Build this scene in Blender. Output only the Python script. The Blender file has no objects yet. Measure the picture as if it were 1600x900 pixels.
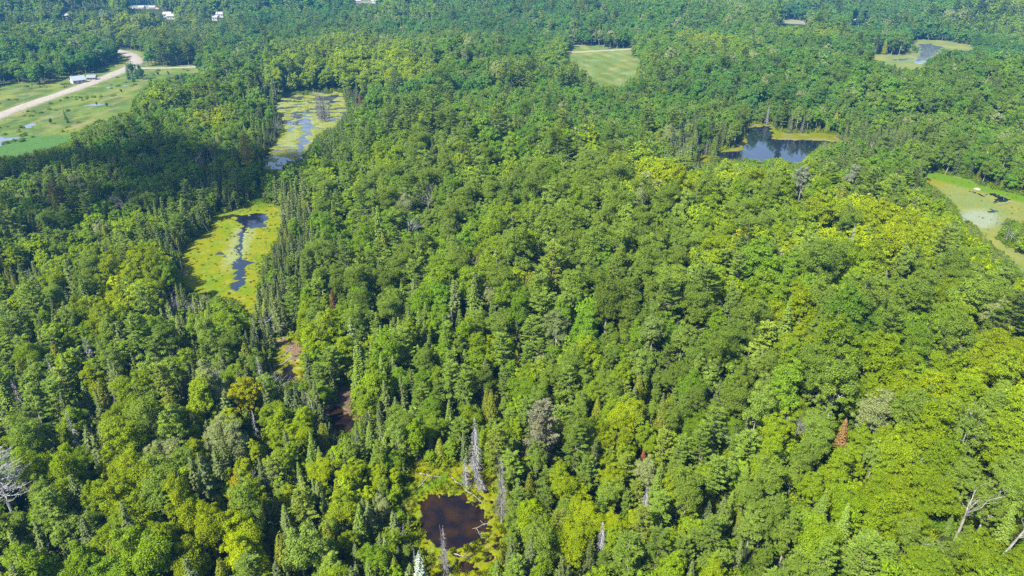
import bpy, math
import numpy as np
from mathutils import Vector, Matrix

# ------------------------------------------------------------------ camera, light, exposure
sc = bpy.context.scene
FPX = 1081.0                 # focal length in pixels of a 1600 px wide picture
CAM_Z = 90.0
HORIZON_V = -85.0
PITCH = math.atan((450.0 - HORIZON_V) / FPX)
cam_data = bpy.data.cameras.new("camera")
cam_data.sensor_width = 36.0
cam_data.lens = 36.0 * FPX / 1600.0
cam_data.clip_start = 1.0
cam_data.clip_end = 20000.0
cam = bpy.data.objects.new("camera", cam_data)
cam.location = (0, 0, CAM_Z)
cam.rotation_euler = (math.pi / 2 - PITCH, 0, 0)
sc.collection.objects.link(cam)
sc.camera = cam

SUN_ELEV = math.radians(50.0)
SUN_AZ = math.radians(225.0)        # compass angle of the sun, clockwise from +Y: behind the camera, to its left
sun_vec = Vector((math.sin(SUN_AZ) * math.cos(SUN_ELEV), math.cos(SUN_AZ) * math.cos(SUN_ELEV), math.sin(SUN_ELEV)))
sl = bpy.data.lights.new("sun", 'SUN')
sl.energy = 5.0
sl.angle = math.radians(0.5)
sl.color = (1.0, 0.955, 0.88)
so = bpy.data.objects.new("sun", sl)
so.location = (0, 0, 400)
so.rotation_euler = (-sun_vec).to_track_quat('-Z', 'Y').to_euler()
sc.collection.objects.link(so)

w = bpy.data.worlds.new("World")
sc.world = w
w.use_nodes = True
wn = w.node_tree
sky = wn.nodes.new('ShaderNodeTexSky')
sky.sky_type = 'NISHITA'
sky.sun_disc = False
sky.sun_elevation = SUN_ELEV
sky.sun_rotation = SUN_AZ
sky.air_density = 1.0
sky.dust_density = 1.6
wn.links.new(sky.outputs[0], wn.nodes['Background'].inputs[0])
wn.nodes['Background'].inputs[1].default_value = 0.09

vs = sc.view_settings
vs.view_transform = 'Standard'
vs.look = 'None'
vs.gamma = 1.0
vs.exposure = 1.58
cy = sc.cycles
cy.max_bounces = 5
cy.diffuse_bounces = 3
cy.glossy_bounces = 2
cy.transmission_bounces = 3
cy.volume_bounces = 0
cy.transparent_max_bounces = 4
cy.use_denoising = False
cy.caustics_reflective = False
cy.caustics_refractive = False

RNG = np.random.default_rng(7)
R_ = RNG.random

# ------------------------------------------------------------------ projection helpers
cP, sP = math.cos(PITCH), math.sin(PITCH)


def ground(u, v, z=0.0):
    """world point at height z that is seen at pixel (u, v) of the 1600x900 photograph"""
    u = np.asarray(u, float); v = np.asarray(v, float)
    dx = (u - 800.0); up = (450.0 - v)
    dy = FPX * cP + up * sP
    dz = -FPX * sP + up * cP
    t = (z - CAM_Z) / dz
    return dx * t, dy * t


def pix(x, y, z):
    x = np.asarray(x, float); y = np.asarray(y, float); z = np.asarray(z, float) - CAM_Z
    d = y * cP - z * sP
    h = y * sP + z * cP
    d = np.maximum(d, 1e-3)
    return 800.0 + FPX * x / d, 450.0 - FPX * h / d


def in_poly(px, py, poly):
    px = np.asarray(px, float); py = np.asarray(py, float)
    p = np.asarray(poly, float)
    inside = np.zeros(px.shape, bool)
    x0, y0 = p[:, 0], p[:, 1]
    x1, y1 = np.roll(x0, -1), np.roll(y0, -1)
    for a, b, c, d in zip(x0, y0, x1, y1):
        if b == d:
            continue
        cond = ((b > py) != (d > py)) & (px < (c - a) * (py - b) / (d - b) + a)
        inside ^= cond
    return inside


def poly_dist(px, py, poly):
    """distance to the polygon (0 inside)"""
    p = np.asarray(poly, float)
    best = np.full(np.shape(px), 1e9)
    q = np.roll(p, -1, axis=0)
    for (a, b), (c, d) in zip(p, q):
        ex, ey = c - a, d - b
        L = ex * ex + ey * ey + 1e-9
        t = np.clip(((px - a) * ex + (py - b) * ey) / L, 0, 1)
        best = np.minimum(best, (px - a - t * ex) ** 2 + (py - b - t * ey) ** 2)
    best = np.sqrt(best)
    best[in_poly(px, py, poly)] = 0
    return best


def line_dist(px, py, pts):
    p = np.asarray(pts, float)
    best = np.full(np.shape(px), 1e9)
    for (a, b), (c, d) in zip(p[:-1], p[1:]):
        ex, ey = c - a, d - b
        L = ex * ex + ey * ey + 1e-9
        t = np.clip(((px - a) * ex + (py - b) * ey) / L, 0, 1)
        best = np.minimum(best, (px - a - t * ex) ** 2 + (py - b - t * ey) ** 2)
    return np.sqrt(best)


def _hash(ix, iy, seed):
    h = (ix.astype(np.int64) * 374761393 + iy.astype(np.int64) * 668265263 + seed * 982451653) & 0x7fffffff
    h = ((h ^ (h >> 13)) * 1274126177) & 0x7fffffff
    return ((h ^ (h >> 16)) & 0xffff) / 65535.0


def vnoise(x, y, seed=0):
    x = np.asarray(x, float); y = np.asarray(y, float)
    ix, iy = np.floor(x), np.floor(y)
    fx, fy = x - ix, y - iy
    fx = fx * fx * (3 - 2 * fx); fy = fy * fy * (3 - 2 * fy)
    a = _hash(ix, iy, seed); b = _hash(ix + 1, iy, seed)
    c = _hash(ix, iy + 1, seed); d = _hash(ix + 1, iy + 1, seed)
    return (a * (1 - fx) + b * fx) * (1 - fy) + (c * (1 - fx) + d * fx) * fy


def fbm(x, y, seed=0, o=3):
    s = 0; a = 0.5; t = 0
    for k in range(o):
        s = s + a * vnoise(x * 2 ** k, y * 2 ** k, seed + k * 17); t += a; a *= 0.5
    return s / t


def smooth(a, b, x):
    t = np.clip((x - a) / (b - a), 0, 1)
    return t * t * (3 - 2 * t)


# ------------------------------------------------------------------ open places (outlines as seen, laid on the ground)
OPEN = {
    'moss_pond': [(283, 402), (310, 374), (335, 359), (337, 339), (357, 332), (385, 326), (398, 321), (398, 300), (405, 296), (411, 297), (413, 318),
                  (433, 322), (437, 345), (435, 372), (422, 385), (412, 402), (402, 430), (398, 455), (396, 486), (389, 491), (374, 470), (345, 461), (320, 458), (303, 452), (287, 440)],
    'creek_marsh': [(432, 172), (442, 152), (470, 149), (510, 143), (535, 149), (540, 160), (537, 185), (520, 192), (507, 202), (495, 212), (484, 226),
                    (475, 241), (447, 258), (425, 266), (412, 262), (413, 248), (432, 226), (434, 214), (446, 205), (440, 190)],
    'brown_pond': [(640, 795), (646, 775), (652, 758), (656, 742), (670, 745), (700, 737), (725, 741), (757, 752), (764, 775), (768, 810), (774, 835), (762, 858),
                   (752, 880), (755, 908), (668, 908), (684, 880), (684, 860), (662, 850), (664, 828), (655, 808)],
    'log_hollow': [(435, 538), (450, 527), (474, 543), (477, 575), (470, 590), (450, 598), (440, 590), (436, 560)],
    'dark_pool': [(515, 646), (520, 630), (532, 618), (540, 603), (550, 602), (549, 640), (556, 664), (545, 674), (522, 673)],
    'lake': [(1148, 233), (1166, 212), (1164, 200), (1178, 194), (1204, 194), (1212, 205), (1240, 210), (1275, 208), (1290, 208), (1312, 216), (1308, 222), (1286, 221), (1275, 232), (1262, 243),
             (1248, 254), (1218, 247), (1205, 246), (1190, 251), (1165, 247), (1145, 249), (1118, 246), (1122, 237)],
    'right_marsh': [(1441, 276), (1452, 270), (1478, 272), (1500, 278), (1530, 288), (1562, 299), (1585, 306), (1610, 308), (1614, 345), (1590, 346), (1577, 335), (1566, 346), (1558, 362), (1556, 374),
                    (1572, 385), (1585, 395), (1610, 405), (1616, 430), (1597, 420), (1582, 403), (1560, 389), (1545, 372), (1522, 352), (1505, 344), (1498, 326), (1480, 305), (1462, 292), (1446, 284)],
    'hay_field': [(880, 82), (905, 72), (925, 70), (955, 78), (988, 77), (984, 90), (1000, 99), (996, 108), (984, 118), (976, 128), (955, 134), (940, 131), (925, 121), (915, 108), (900, 95), (890, 88)],
    'far_lake': [(1362, 89), (1380, 86), (1410, 88), (1440, 83), (1436, 72), (1420, 66), (1430, 63), (1480, 65), (1526, 76), (1500, 77), (1476, 72), (1466, 82), (1448, 92), (1440, 103), (1412, 106), (1395, 98)],
    'road_meadow': [(-60, 150), (0, 140), (30, 128), (62, 138), (95, 126), (110, 118), (128, 119), (165, 105), (190, 96), (193, 80), (204, 80), (218, 90), (228, 105), (262, 107), (315, 102), (318, 108), (290, 112), (262, 115), (240, 118),
                    (228, 124), (225, 140), (205, 158), (200, 174), (180, 180), (150, 190), (120, 205), (110, 222), (60, 232), (30, 240), (0, 243), (-60, 246)],
    'sand_pit': [(196, 10), (215, 9), (232, 9), (250, 12), (250, 16), (222, 14), (200, 13)],
    'far_clearing': [(1217, 33), (1232, 31), (1262, 34), (1260, 39), (1225, 38)],
    'north_clearing': [(545, -1), (560, 1), (600, 1), (590, 4), (560, 4)],
}
def ragged(p, amp, step=7.0):
    """a natural, uneven edge"""
    out = []
    for (a, b), (c, d) in zip(p, p[1:] + p[:1]):
        n = max(1, int(math.hypot(c - a, d - b) / step))
        for i in range(n):
            u, v = a + (c - a) * i / n, b + (d - b) * i / n
            out.append((u + (float(fbm(u / 9.0, v / 6.0, 401, 2)) - 0.5) * 2 * amp, v + (float(fbm(u / 9.0, v / 6.0, 402, 2)) - 0.5) * 2 * amp * 0.7))
    return out


OPEN['brown_pond'] = [(708 + (u - 708) * 1.14, 815 + (v - 815) * 1.12) for u, v in OPEN['brown_pond']]
for k_, am_ in (('moss_pond', 9), ('creek_marsh', 8), ('brown_pond', 8), ('lake', 2.5), ('right_marsh', 6), ('hay_field', 6), ('far_lake', 2), ('road_meadow', 7), ('log_hollow', 6), ('dark_pool', 6)):
    OPEN[k_] = ragged(OPEN[k_], am_, 3.0 if k_ in ('far_lake', 'lake', 'hay_field') else 6.0)
# places cut small for the keep-clear test get no sheets of their own
OPENW = {}
for k, p in OPEN.items():
    a = np.array(p, float)
    gx, gy = ground(a[:, 0], np.maximum(a[:, 1], -20))
    OPENW[k] = np.stack([gx, gy], 1)
WATER = {
    'moss_pond': [[(362, 344), (372, 337), (388, 336), (402, 332), (414, 335), (416, 345), (409, 356), (397, 357), (384, 355), (372, 350)],
                  [(373, 366), (380, 352), (386, 352), (385, 366), (384, 376), (377, 390), (375, 412), (371, 416), (371, 388), (375, 377)], [(341, 395), (352, 394), (350, 399), (340, 399)],
                  [(367, 412), (375, 404), (382, 406), (394, 410), (382, 420), (379, 432), (372, 440), (366, 438)],
                  [(354, 444), (372, 437), (382, 434), (380, 443), (371, 452), (366, 454), (362, 447)], [(390, 420), (400, 420), (396, 424)]],
    'creek_marsh': [[(470, 185), (482, 183), (487, 196), (484, 210), (478, 226), (470, 238), (461, 238), (466, 222), (472, 208)], [(458, 180), (466, 180), (468, 186), (460, 186)],
                    [(450, 190), (458, 189), (456, 196), (449, 195)], [(436, 248), (447, 240), (448, 252), (440, 258)], [(512, 160), (520, 158), (520, 170), (513, 172)], [(450, 200), (462, 198), (458, 206), (447, 206)]],
    'brown_pond': [[(655, 790), (660, 782), (672, 775), (690, 771), (700, 774), (716, 773), (735, 784), (752, 790), (756, 800), (760, 818), (752, 832), (757, 846), (745, 856), (730, 856), (714, 864), (690, 852), (668, 846), (660, 830), (655, 805)],
                   [(744, 772), (752, 775), (756, 787), (748, 782)], [(722, 760), (731, 750), (735, 752), (730, 762)],
                   [(724, 870), (734, 878), (744, 886), (744, 896), (734, 897), (726, 884)], [(700, 884), (712, 882), (710, 892), (702, 892)], [(706, 866), (722, 866), (715, 874)]],
    'log_hollow': [[(441, 575), (452, 568), (460, 575), (462, 590), (450, 594), (442, 588)]],
    'dark_pool': [[(510, 648), (525, 632), (535, 640), (548, 650), (558, 668), (545, 678), (515, 676)]],
    'lake': [[(1160, 236), (1165, 222), (1164, 204), (1178, 200), (1204, 197), (1210, 207), (1202, 215), (1212, 218), (1245, 219), (1290, 219), (1310, 222), (1290, 262), (1100, 262), (1118, 244), (1122, 237), (1140, 236)]],
    'right_marsh': [[(1541, 301), (1562, 305), (1578, 312), (1572, 315), (1555, 315), (1548, 320), (1556, 310)], [(1548, 326), (1556, 330), (1558, 333), (1550, 331)], [(1505, 296), (1530, 302), (1540, 308), (1530, 304)]],
    'far_lake': [[(1434, 69), (1450, 68), (1472, 73), (1468, 82), (1450, 92), (1442, 100), (1430, 100), (1428, 94), (1438, 88), (1437, 78)], [(1386, 93), (1410, 91), (1430, 91), (1425, 94), (1396, 95)]],
    'road_meadow': [[(-60, 215), (0, 214), (28, 213), (10, 225), (0, 231), (-60, 236)], [(28, 196), (55, 191), (62, 194), (48, 202), (30, 200)], [(126, 164), (150, 160), (165, 162), (150, 166), (130, 168)],
                    [(60, 240), (78, 236), (92, 238), (84, 243), (62, 244)], [(170, 137), (182, 135), (180, 140)], [(187, 132), (205, 131), (208, 134), (190, 135)]],
    'hay_field': [], 'sand_pit': [], 'far_clearing': [], 'north_clearing': []}

ROAD = [(-40, 201), (0, 181), (50, 163), (100, 146), (150, 128), (185, 114), (203, 106), (213, 98), (212, 92), (203, 86), (192, 82), (180, 79)]
ROADW = np.stack(ground(*np.array(ROAD, float).T), 1)
LANE = [(207, 107), (235, 107.5), (270, 107), (300, 105.5), (330, 104)]
LANEW = np.stack(ground(*np.array(LANE, float).T), 1)
FLANE = [(872, 83), (895, 82.5), (930, 80.5), (960, 79), (992, 77)]
FLANEW = np.stack(ground(*np.array(FLANE, float).T), 1)

_all = list(OPENW.items())


def open_dist(x, y):
    d = np.full(np.shape(x), 1e9)
    for k, p in _all:
        d = np.minimum(d, poly_dist(x, y, p))
    return d


def hills(x, y):
    r = np.hypot(x, y)
    near = 12.0 * fbm(x / 110 + 3.1, y / 110, 5, 2)
    far = 44.0 * (fbm(x / 420 + 9.3, y / 300 + 1.7, 21, 3) - 0.32)
    return near + np.clip(far, 0, 30) * smooth(350, 900, r)


def terrain(x, y, d=None):
    d = open_dist(x, y) if d is None else d
    r = np.hypot(x, y)
    m = smooth(8, np.maximum(90, 0.28 * r), d)
    lip = smooth(7, 15, d)
    return hills(x, y) * m + lip * 0.5 - (1 - lip) * 2.0


# ------------------------------------------------------------------ materials
def new_mat(name):
    m = bpy.data.materials.new(name)
    m.use_nodes = True
    nt = m.node_tree
    nt.nodes.clear()
    out = nt.nodes.new('ShaderNodeOutputMaterial')
    return m, nt, out


def N(nt, t, **kw):
    n = nt.nodes.new(t)
    for k, v in kw.items():
        if k.startswith('i_'):
            key = k[2:]
            n.inputs[int(key) if key.isdigit() else key].default_value = v
        else:
            setattr(n, k, v)
    return n


def leaf_mat(name, trans, gloss):
    m, nt, out = new_mat(name)
    tint = N(nt, 'ShaderNodeAttribute', attribute_type='INSTANCER', attribute_name='tint')
    lr = N(nt, 'ShaderNodeAttribute', attribute_type='GEOMETRY', attribute_name='leaf')
    sep = N(nt, 'ShaderNodeSeparateColor')
    nt.links.new(lr.outputs['Color'], sep.inputs[0])
    # each leaf spray: its own lightness and its own warmth
    mr = N(nt, 'ShaderNodeMapRange', i_1=0.0, i_2=1.0, i_3=0.68, i_4=1.32)
    nt.links.new(sep.outputs[0], mr.inputs[0])
    sc1 = N(nt, 'ShaderNodeVectorMath', operation='SCALE')
    nt.links.new(tint.outputs['Vector'], sc1.inputs[0])
    nt.links.new(mr.outputs[0], sc1.inputs['Scale'])
    warm = N(nt, 'ShaderNodeVectorMath', operation='MULTIPLY', i_1=(1.25, 1.10, 0.75))
    nt.links.new(sc1.outputs[0], warm.inputs[0])
    mix = N(nt, 'ShaderNodeMix', data_type='VECTOR')
    nt.links.new(sep.outputs[1], mix.inputs[0])
    nt.links.new(sc1.outputs[0], mix.inputs[4]); nt.links.new(warm.outputs[0], mix.inputs[5])
    dif = N(nt, 'ShaderNodeBsdfDiffuse'); tr = N(nt, 'ShaderNodeBsdfTranslucent'); gl = N(nt, 'ShaderNodeBsdfGlossy')
    gl.inputs['Roughness'].default_value = 0.45
    nt.links.new(mix.outputs[1], dif.inputs[0]); nt.links.new(mix.outputs[1], tr.inputs[0])
    m1 = N(nt, 'ShaderNodeMixShader', i_0=trans); m2 = N(nt, 'ShaderNodeMixShader', i_0=gloss)
    nt.links.new(dif.outputs[0], m1.inputs[1]); nt.links.new(tr.outputs[0], m1.inputs[2])
    nt.links.new(m1.outputs[0], m2.inputs[1]); nt.links.new(gl.outputs[0], m2.inputs[2])
    nt.links.new(m2.outputs[0], out.inputs[0])
    return m


def bark_mat(name, c0, c1, scale=3.0, rough=0.85):
    m, nt, out = new_mat(name)
    tc = N(nt, 'ShaderNodeTexCoord')
    mp = N(nt, 'ShaderNodeMapping'); mp.inputs['Scale'].default_value = (1, 1, 0.35)
    no = N(nt, 'ShaderNodeTexNoise', i_Scale=scale, i_Detail=5.0)
    cr = N(nt, 'ShaderNodeValToRGB')
    cr.color_ramp.elements[0].color = (*c0, 1); cr.color_ramp.elements[0].position = 0.35
    cr.color_ramp.elements[1].color = (*c1, 1); cr.color_ramp.elements[1].position = 0.65
    p = N(nt, 'ShaderNodeBsdfPrincipled', i_Roughness=rough)
    nt.links.new(tc.outputs['Object'], mp.inputs[0]); nt.links.new(mp.outputs[0], no.inputs[0])
    nt.links.new(no.outputs[0], cr.inputs[0]); nt.links.new(cr.outputs[0], p.inputs['Base Color'])
    nt.links.new(p.outputs[0], out.inputs[0])
    return m


def noise_mat(name, c0, c1, scale, rough=0.9, bump=0.0, c2=None, world=True):
    m, nt, out = new_mat(name)
    g = N(nt, 'ShaderNodeNewGeometry')
    no = N(nt, 'ShaderNodeTexNoise', i_Scale=scale, i_Detail=8.0, i_Roughness=0.65)
    cr = N(nt, 'ShaderNodeValToRGB')
    cr.color_ramp.elements[0].color = (*c0, 1); cr.color_ramp.elements[0].position = 0.32
    cr.color_ramp.elements[1].color = (*c1, 1); cr.color_ramp.elements[1].position = 0.68
    if c2:
        e = cr.color_ramp.elements.new(0.5); e.color = (*c2, 1)
    p = N(nt, 'ShaderNodeBsdfPrincipled', i_Roughness=rough)
    nt.links.new(g.outputs['Position'], no.inputs[0])
    nt.links.new(no.outputs[0], cr.inputs[0]); nt.links.new(cr.outputs[0], p.inputs['Base Color'])
    if bump:
        b = N(nt, 'ShaderNodeBump', i_Strength=0.6, i_Distance=bump)
        nt.links.new(no.outputs[0], b.inputs['Height']); nt.links.new(b.outputs[0], p.inputs['Normal'])
    nt.links.new(p.outputs[0], out.inputs[0])
    return m


def col_mat(name, scale, amt, bump, rough=0.9):
    """ground whose stuff is stored per vertex (attribute 'col'), broken up by fine noise"""
    m, nt, out = new_mat(name)
    a = N(nt, 'ShaderNodeAttribute', attribute_type='GEOMETRY', attribute_name='col')
    g = N(nt, 'ShaderNodeNewGeometry')
    no = N(nt, 'ShaderNodeTexNoise', i_Scale=scale, i_Detail=8.0, i_Roughness=0.7)
    mr = N(nt, 'ShaderNodeMapRange', i_1=0.3, i_2=0.7, i_3=1 - amt, i_4=1 + amt)
    s = N(nt, 'ShaderNodeVectorMath', operation='SCALE')
    p = N(nt, 'ShaderNodeBsdfPrincipled', i_Roughness=rough)
    p.inputs['Specular IOR Level'].default_value = 0.06
    b = N(nt, 'ShaderNodeBump', i_Strength=0.7, i_Distance=bump)
    nt.links.new(g.outputs['Position'], no.inputs[0]); nt.links.new(no.outputs[0], mr.inputs[0])
    nt.links.new(a.outputs['Vector'], s.inputs[0]); nt.links.new(mr.outputs[0], s.inputs['Scale'])
    nt.links.new(s.outputs[0], p.inputs['Base Color'])
    nt.links.new(no.outputs[0], b.inputs['Height']); nt.links.new(b.outputs[0], p.inputs['Normal'])
    nt.links.new(p.outputs[0], out.inputs[0])
    return m


def water_mat(name, c0, c1, scale, ior=1.4, rough=0.04):
    m, nt, out = new_mat(name)
    g = N(nt, 'ShaderNodeNewGeometry')
    no = N(nt, 'ShaderNodeTexNoise', i_Scale=scale, i_Detail=4.0)
    cr = N(nt, 'ShaderNodeValToRGB')
    cr.color_ramp.elements[0].color = (*c0, 1); cr.color_ramp.elements[0].position = 0.42
    cr.color_ramp.elements[1].color = (*c1, 1); cr.color_ramp.elements[1].position = 0.64
    p = N(nt, 'ShaderNodeBsdfPrincipled', i_Roughness=rough, i_IOR=ior)
    n2 = N(nt, 'ShaderNodeTexNoise', i_Scale=1.3, i_Detail=3.0)
    b = N(nt, 'ShaderNodeBump', i_Strength=0.25, i_Distance=0.02)
    nt.links.new(g.outputs['Position'], no.inputs[0]); nt.links.new(no.outputs[0], cr.inputs[0])
    nt.links.new(cr.outputs[0], p.inputs['Base Color'])
    nt.links.new(g.outputs['Position'], n2.inputs[0]); nt.links.new(n2.outputs[0], b.inputs['Height']); nt.links.new(b.outputs[0], p.inputs['Normal'])
    nt.links.new(p.outputs[0], out.inputs[0])
    return m


def plain(name, c, rough=0.7):
    m, nt, out = new_mat(name)
    p = N(nt, 'ShaderNodeBsdfPrincipled', i_Roughness=rough)
    p.inputs['Base Color'].default_value = (*c, 1)
    nt.links.new(p.outputs[0], out.inputs[0])
    return m


M_LEAF = leaf_mat('broad_leaves', 0.36, 0.0)
M_NEEDLE = leaf_mat('needles', 0.22, 0.01)
M_BARK = bark_mat('brown_bark', (0.07, 0.055, 0.04), (0.2, 0.17, 0.13))
M_PALE = bark_mat('pale_bark', (0.12, 0.112, 0.10), (0.26, 0.25, 0.22), 2.0)
M_DEAD = bark_mat('bleached_wood', (0.11, 0.11, 0.11), (0.28, 0.28, 0.285), 2.0)
M_GREY = bark_mat('weathered_wood', (0.07, 0.065, 0.066), (0.19, 0.18, 0.18), 2.0)
M_FLOOR = noise_mat('forest_floor', (0.014, 0.020, 0.004), (0.06, 0.09, 0.010), 0.35, 1.0, 0.3, (0.025, 0.035, 0.008))
M_MARSH = col_mat('marsh_mat', 2.2, 0.35, 0.25)
M_FIELD = col_mat('meadow_grass', 0.6, 0.22, 0.3)
M_WATER = water_mat('pond_water', (0.006, 0.008, 0.016), (0.010, 0.014, 0.024), 0.1, 1.75)
M_WBROWN = water_mat('brown_water', (0.006, 0.004, 0.005), (0.020, 0.010, 0.003), 0.30, 1.33)
M_WCREEK = water_mat('creek_water', (0.03, 0.035, 0.045), (0.07, 0.08, 0.085), 0.15, 1.7)  # the sky's white reflection is put into this lighter base colour
M_WPALE = water_mat('silty_sky_water', (0.09, 0.10, 0.13), (0.12, 0.13, 0.15), 0.05, 1.6)  # silt tone, with the sky's reflection also put into the pale base
M_ROAD = noise_mat('gravel_road', (0.16, 0.143, 0.115), (0.25, 0.222, 0.18), 0.5, 0.95, 0.03)
M_SAND = noise_mat('pale_sand', (0.45, 0.40, 0.33), (0.6, 0.54, 0.45), 0.2, 0.95)


# ------------------------------------------------------------------ mesh helpers
def mesh_from(name, V, Q, mats, mi=None, leaf=None, col=None, smooth_=False):
    """quads only; a quad whose last two indices are equal is a triangle"""
    V = np.asarray(V, np.float32); Q = np.asarray(Q, np.int32)
    me = bpy.data.meshes.new(name)
    n = len(Q)
    me.vertices.add(len(V)); me.vertices.foreach_set('co', V.ravel())
    me.loops.add(n * 4); me.loops.foreach_set('vertex_index', Q.ravel())
    me.polygons.add(n)
    me.polygons.foreach_set('loop_start', np.arange(0, n * 4, 4, dtype=np.int32))
    if mi is not None:
        me.polygons.foreach_set('material_index', np.asarray(mi, np.int32))
    me.polygons.foreach_set('use_smooth', np.full(n, smooth_, bool))
    for m in mats:
        me.materials.append(m)
    for nm, arr in (('leaf', leaf), ('col', col)):
        if arr is not None:
            a = me.attributes.new(nm, 'FLOAT_COLOR', 'POINT')
            arr = np.asarray(arr, np.float32)
            if arr.shape[1] == 3:
                arr = np.concatenate([arr, np.ones((len(arr), 1), np.float32)], 1)
            a.data.foreach_set('color', arr.ravel())
    me.update(calc_edges=True)
    return me


def add_obj(name, me, parent=None, loc=None, **props):
    o = bpy.data.objects.new(name, me)
    sc.collection.objects.link(o)
    if parent is not None:
        o.parent = parent
    if loc is not None:
        o.location = loc
    for k, v in props.items():
        o[k] = v
    return o


class Geo:
    def __init__(s):
        s.V = []; s.Q = []; s.M = []; s.L = []; s.n = 0

    def add(s, V, Q, m=0, L=None):
        V = np.asarray(V, float); Q = np.asarray(Q, int)
        s.V.append(V); s.Q.append(Q + s.n); s.M.append(np.full(len(Q), m)); s.n += len(V)
        s.L.append(np.zeros((len(V), 3)) + 0.5 if L is None else L)

    def tube(s, pts, rad, sides=5, m=0):
        pts = np.asarray(pts, float); k = len(pts)
        rad = np.broadcast_to(np.asarray(rad, float), (k,)) if np.ndim(rad) else np.full(k, rad)
        d = np.gradient(pts, axis=0)
        d /= np.linalg.norm(d, axis=1, keepdims=True) + 1e-9
        ref = np.array([0, 0, 1.0]) if abs(d[0, 2]) < 0.8 else np.array([1.0, 0, 0])
        a = np.cross(d, ref); a /= np.linalg.norm(a, axis=1, keepdims=True) + 1e-9
        b = np.cross(d, a)
        th = np.arange(sides) * 2 * np.pi / sides
        V = pts[:, None, :] + rad[:, None, None] * (np.cos(th)[None, :, None] * a[:, None, :] + np.sin(th)[None, :, None] * b[:, None, :])
        i = np.arange(k - 1)[:, None] * sides; j = np.arange(sides)[None, :]; j2 = (j + 1) % sides
        Q = np.stack([i + j, i + j2, i + sides + j2, i + sides + j], -1).reshape(-1, 4)
        s.add(V.reshape(-1, 3), Q, m)

    def build(s, name, mats):
        if not s.V:
            return None
        return mesh_from(name, np.concatenate(s.V), np.concatenate(s.Q), mats, np.concatenate(s.M), leaf=np.concatenate(s.L))


def sprays(P, Nn, T, ln, wd, rng):
    """leaf sprays: a bent quad at each P, lying in the plane with normal Nn, long axis T"""
    Nn = Nn / (np.linalg.norm(Nn, axis=1, keepdims=True) + 1e-9)
    T = T - Nn * np.sum(T * Nn, axis=1, keepdims=True)
    T = T / (np.linalg.norm(T, axis=1, keepdims=True) + 1e-9)
    B = np.cross(Nn, T)
    ln = np.reshape(ln, (-1, 1)) * 0.5; wd = np.reshape(wd, (-1, 1)) * 0.5
    n = len(P)
    k = rng.uniform(0.3, 1.0, (n, 1))
    a = P - T * ln - B * wd * k
    b = P + T * ln * 0.5 - B * wd - Nn * wd * 0.35
    c = P + T * ln * rng.uniform(0.8, 1.2, (n, 1)) + B * wd * 0.3
    d = P - T * ln * 0.4 + B * wd - Nn * wd * 0.35
    V = np.stack([a, b, c, d], 1).reshape(-1, 3)
    Q = np.arange(n * 4).reshape(-1, 4)
    L = np.repeat(np.stack([rng.random(n), rng.random(n), rng.random(n)], 1), 4, axis=0)
    return V, Q, L


def rdir(rng, n):
    v = rng.normal(size=(n, 3))
    return v / np.linalg.norm(v, axis=1, keepdims=True)


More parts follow.
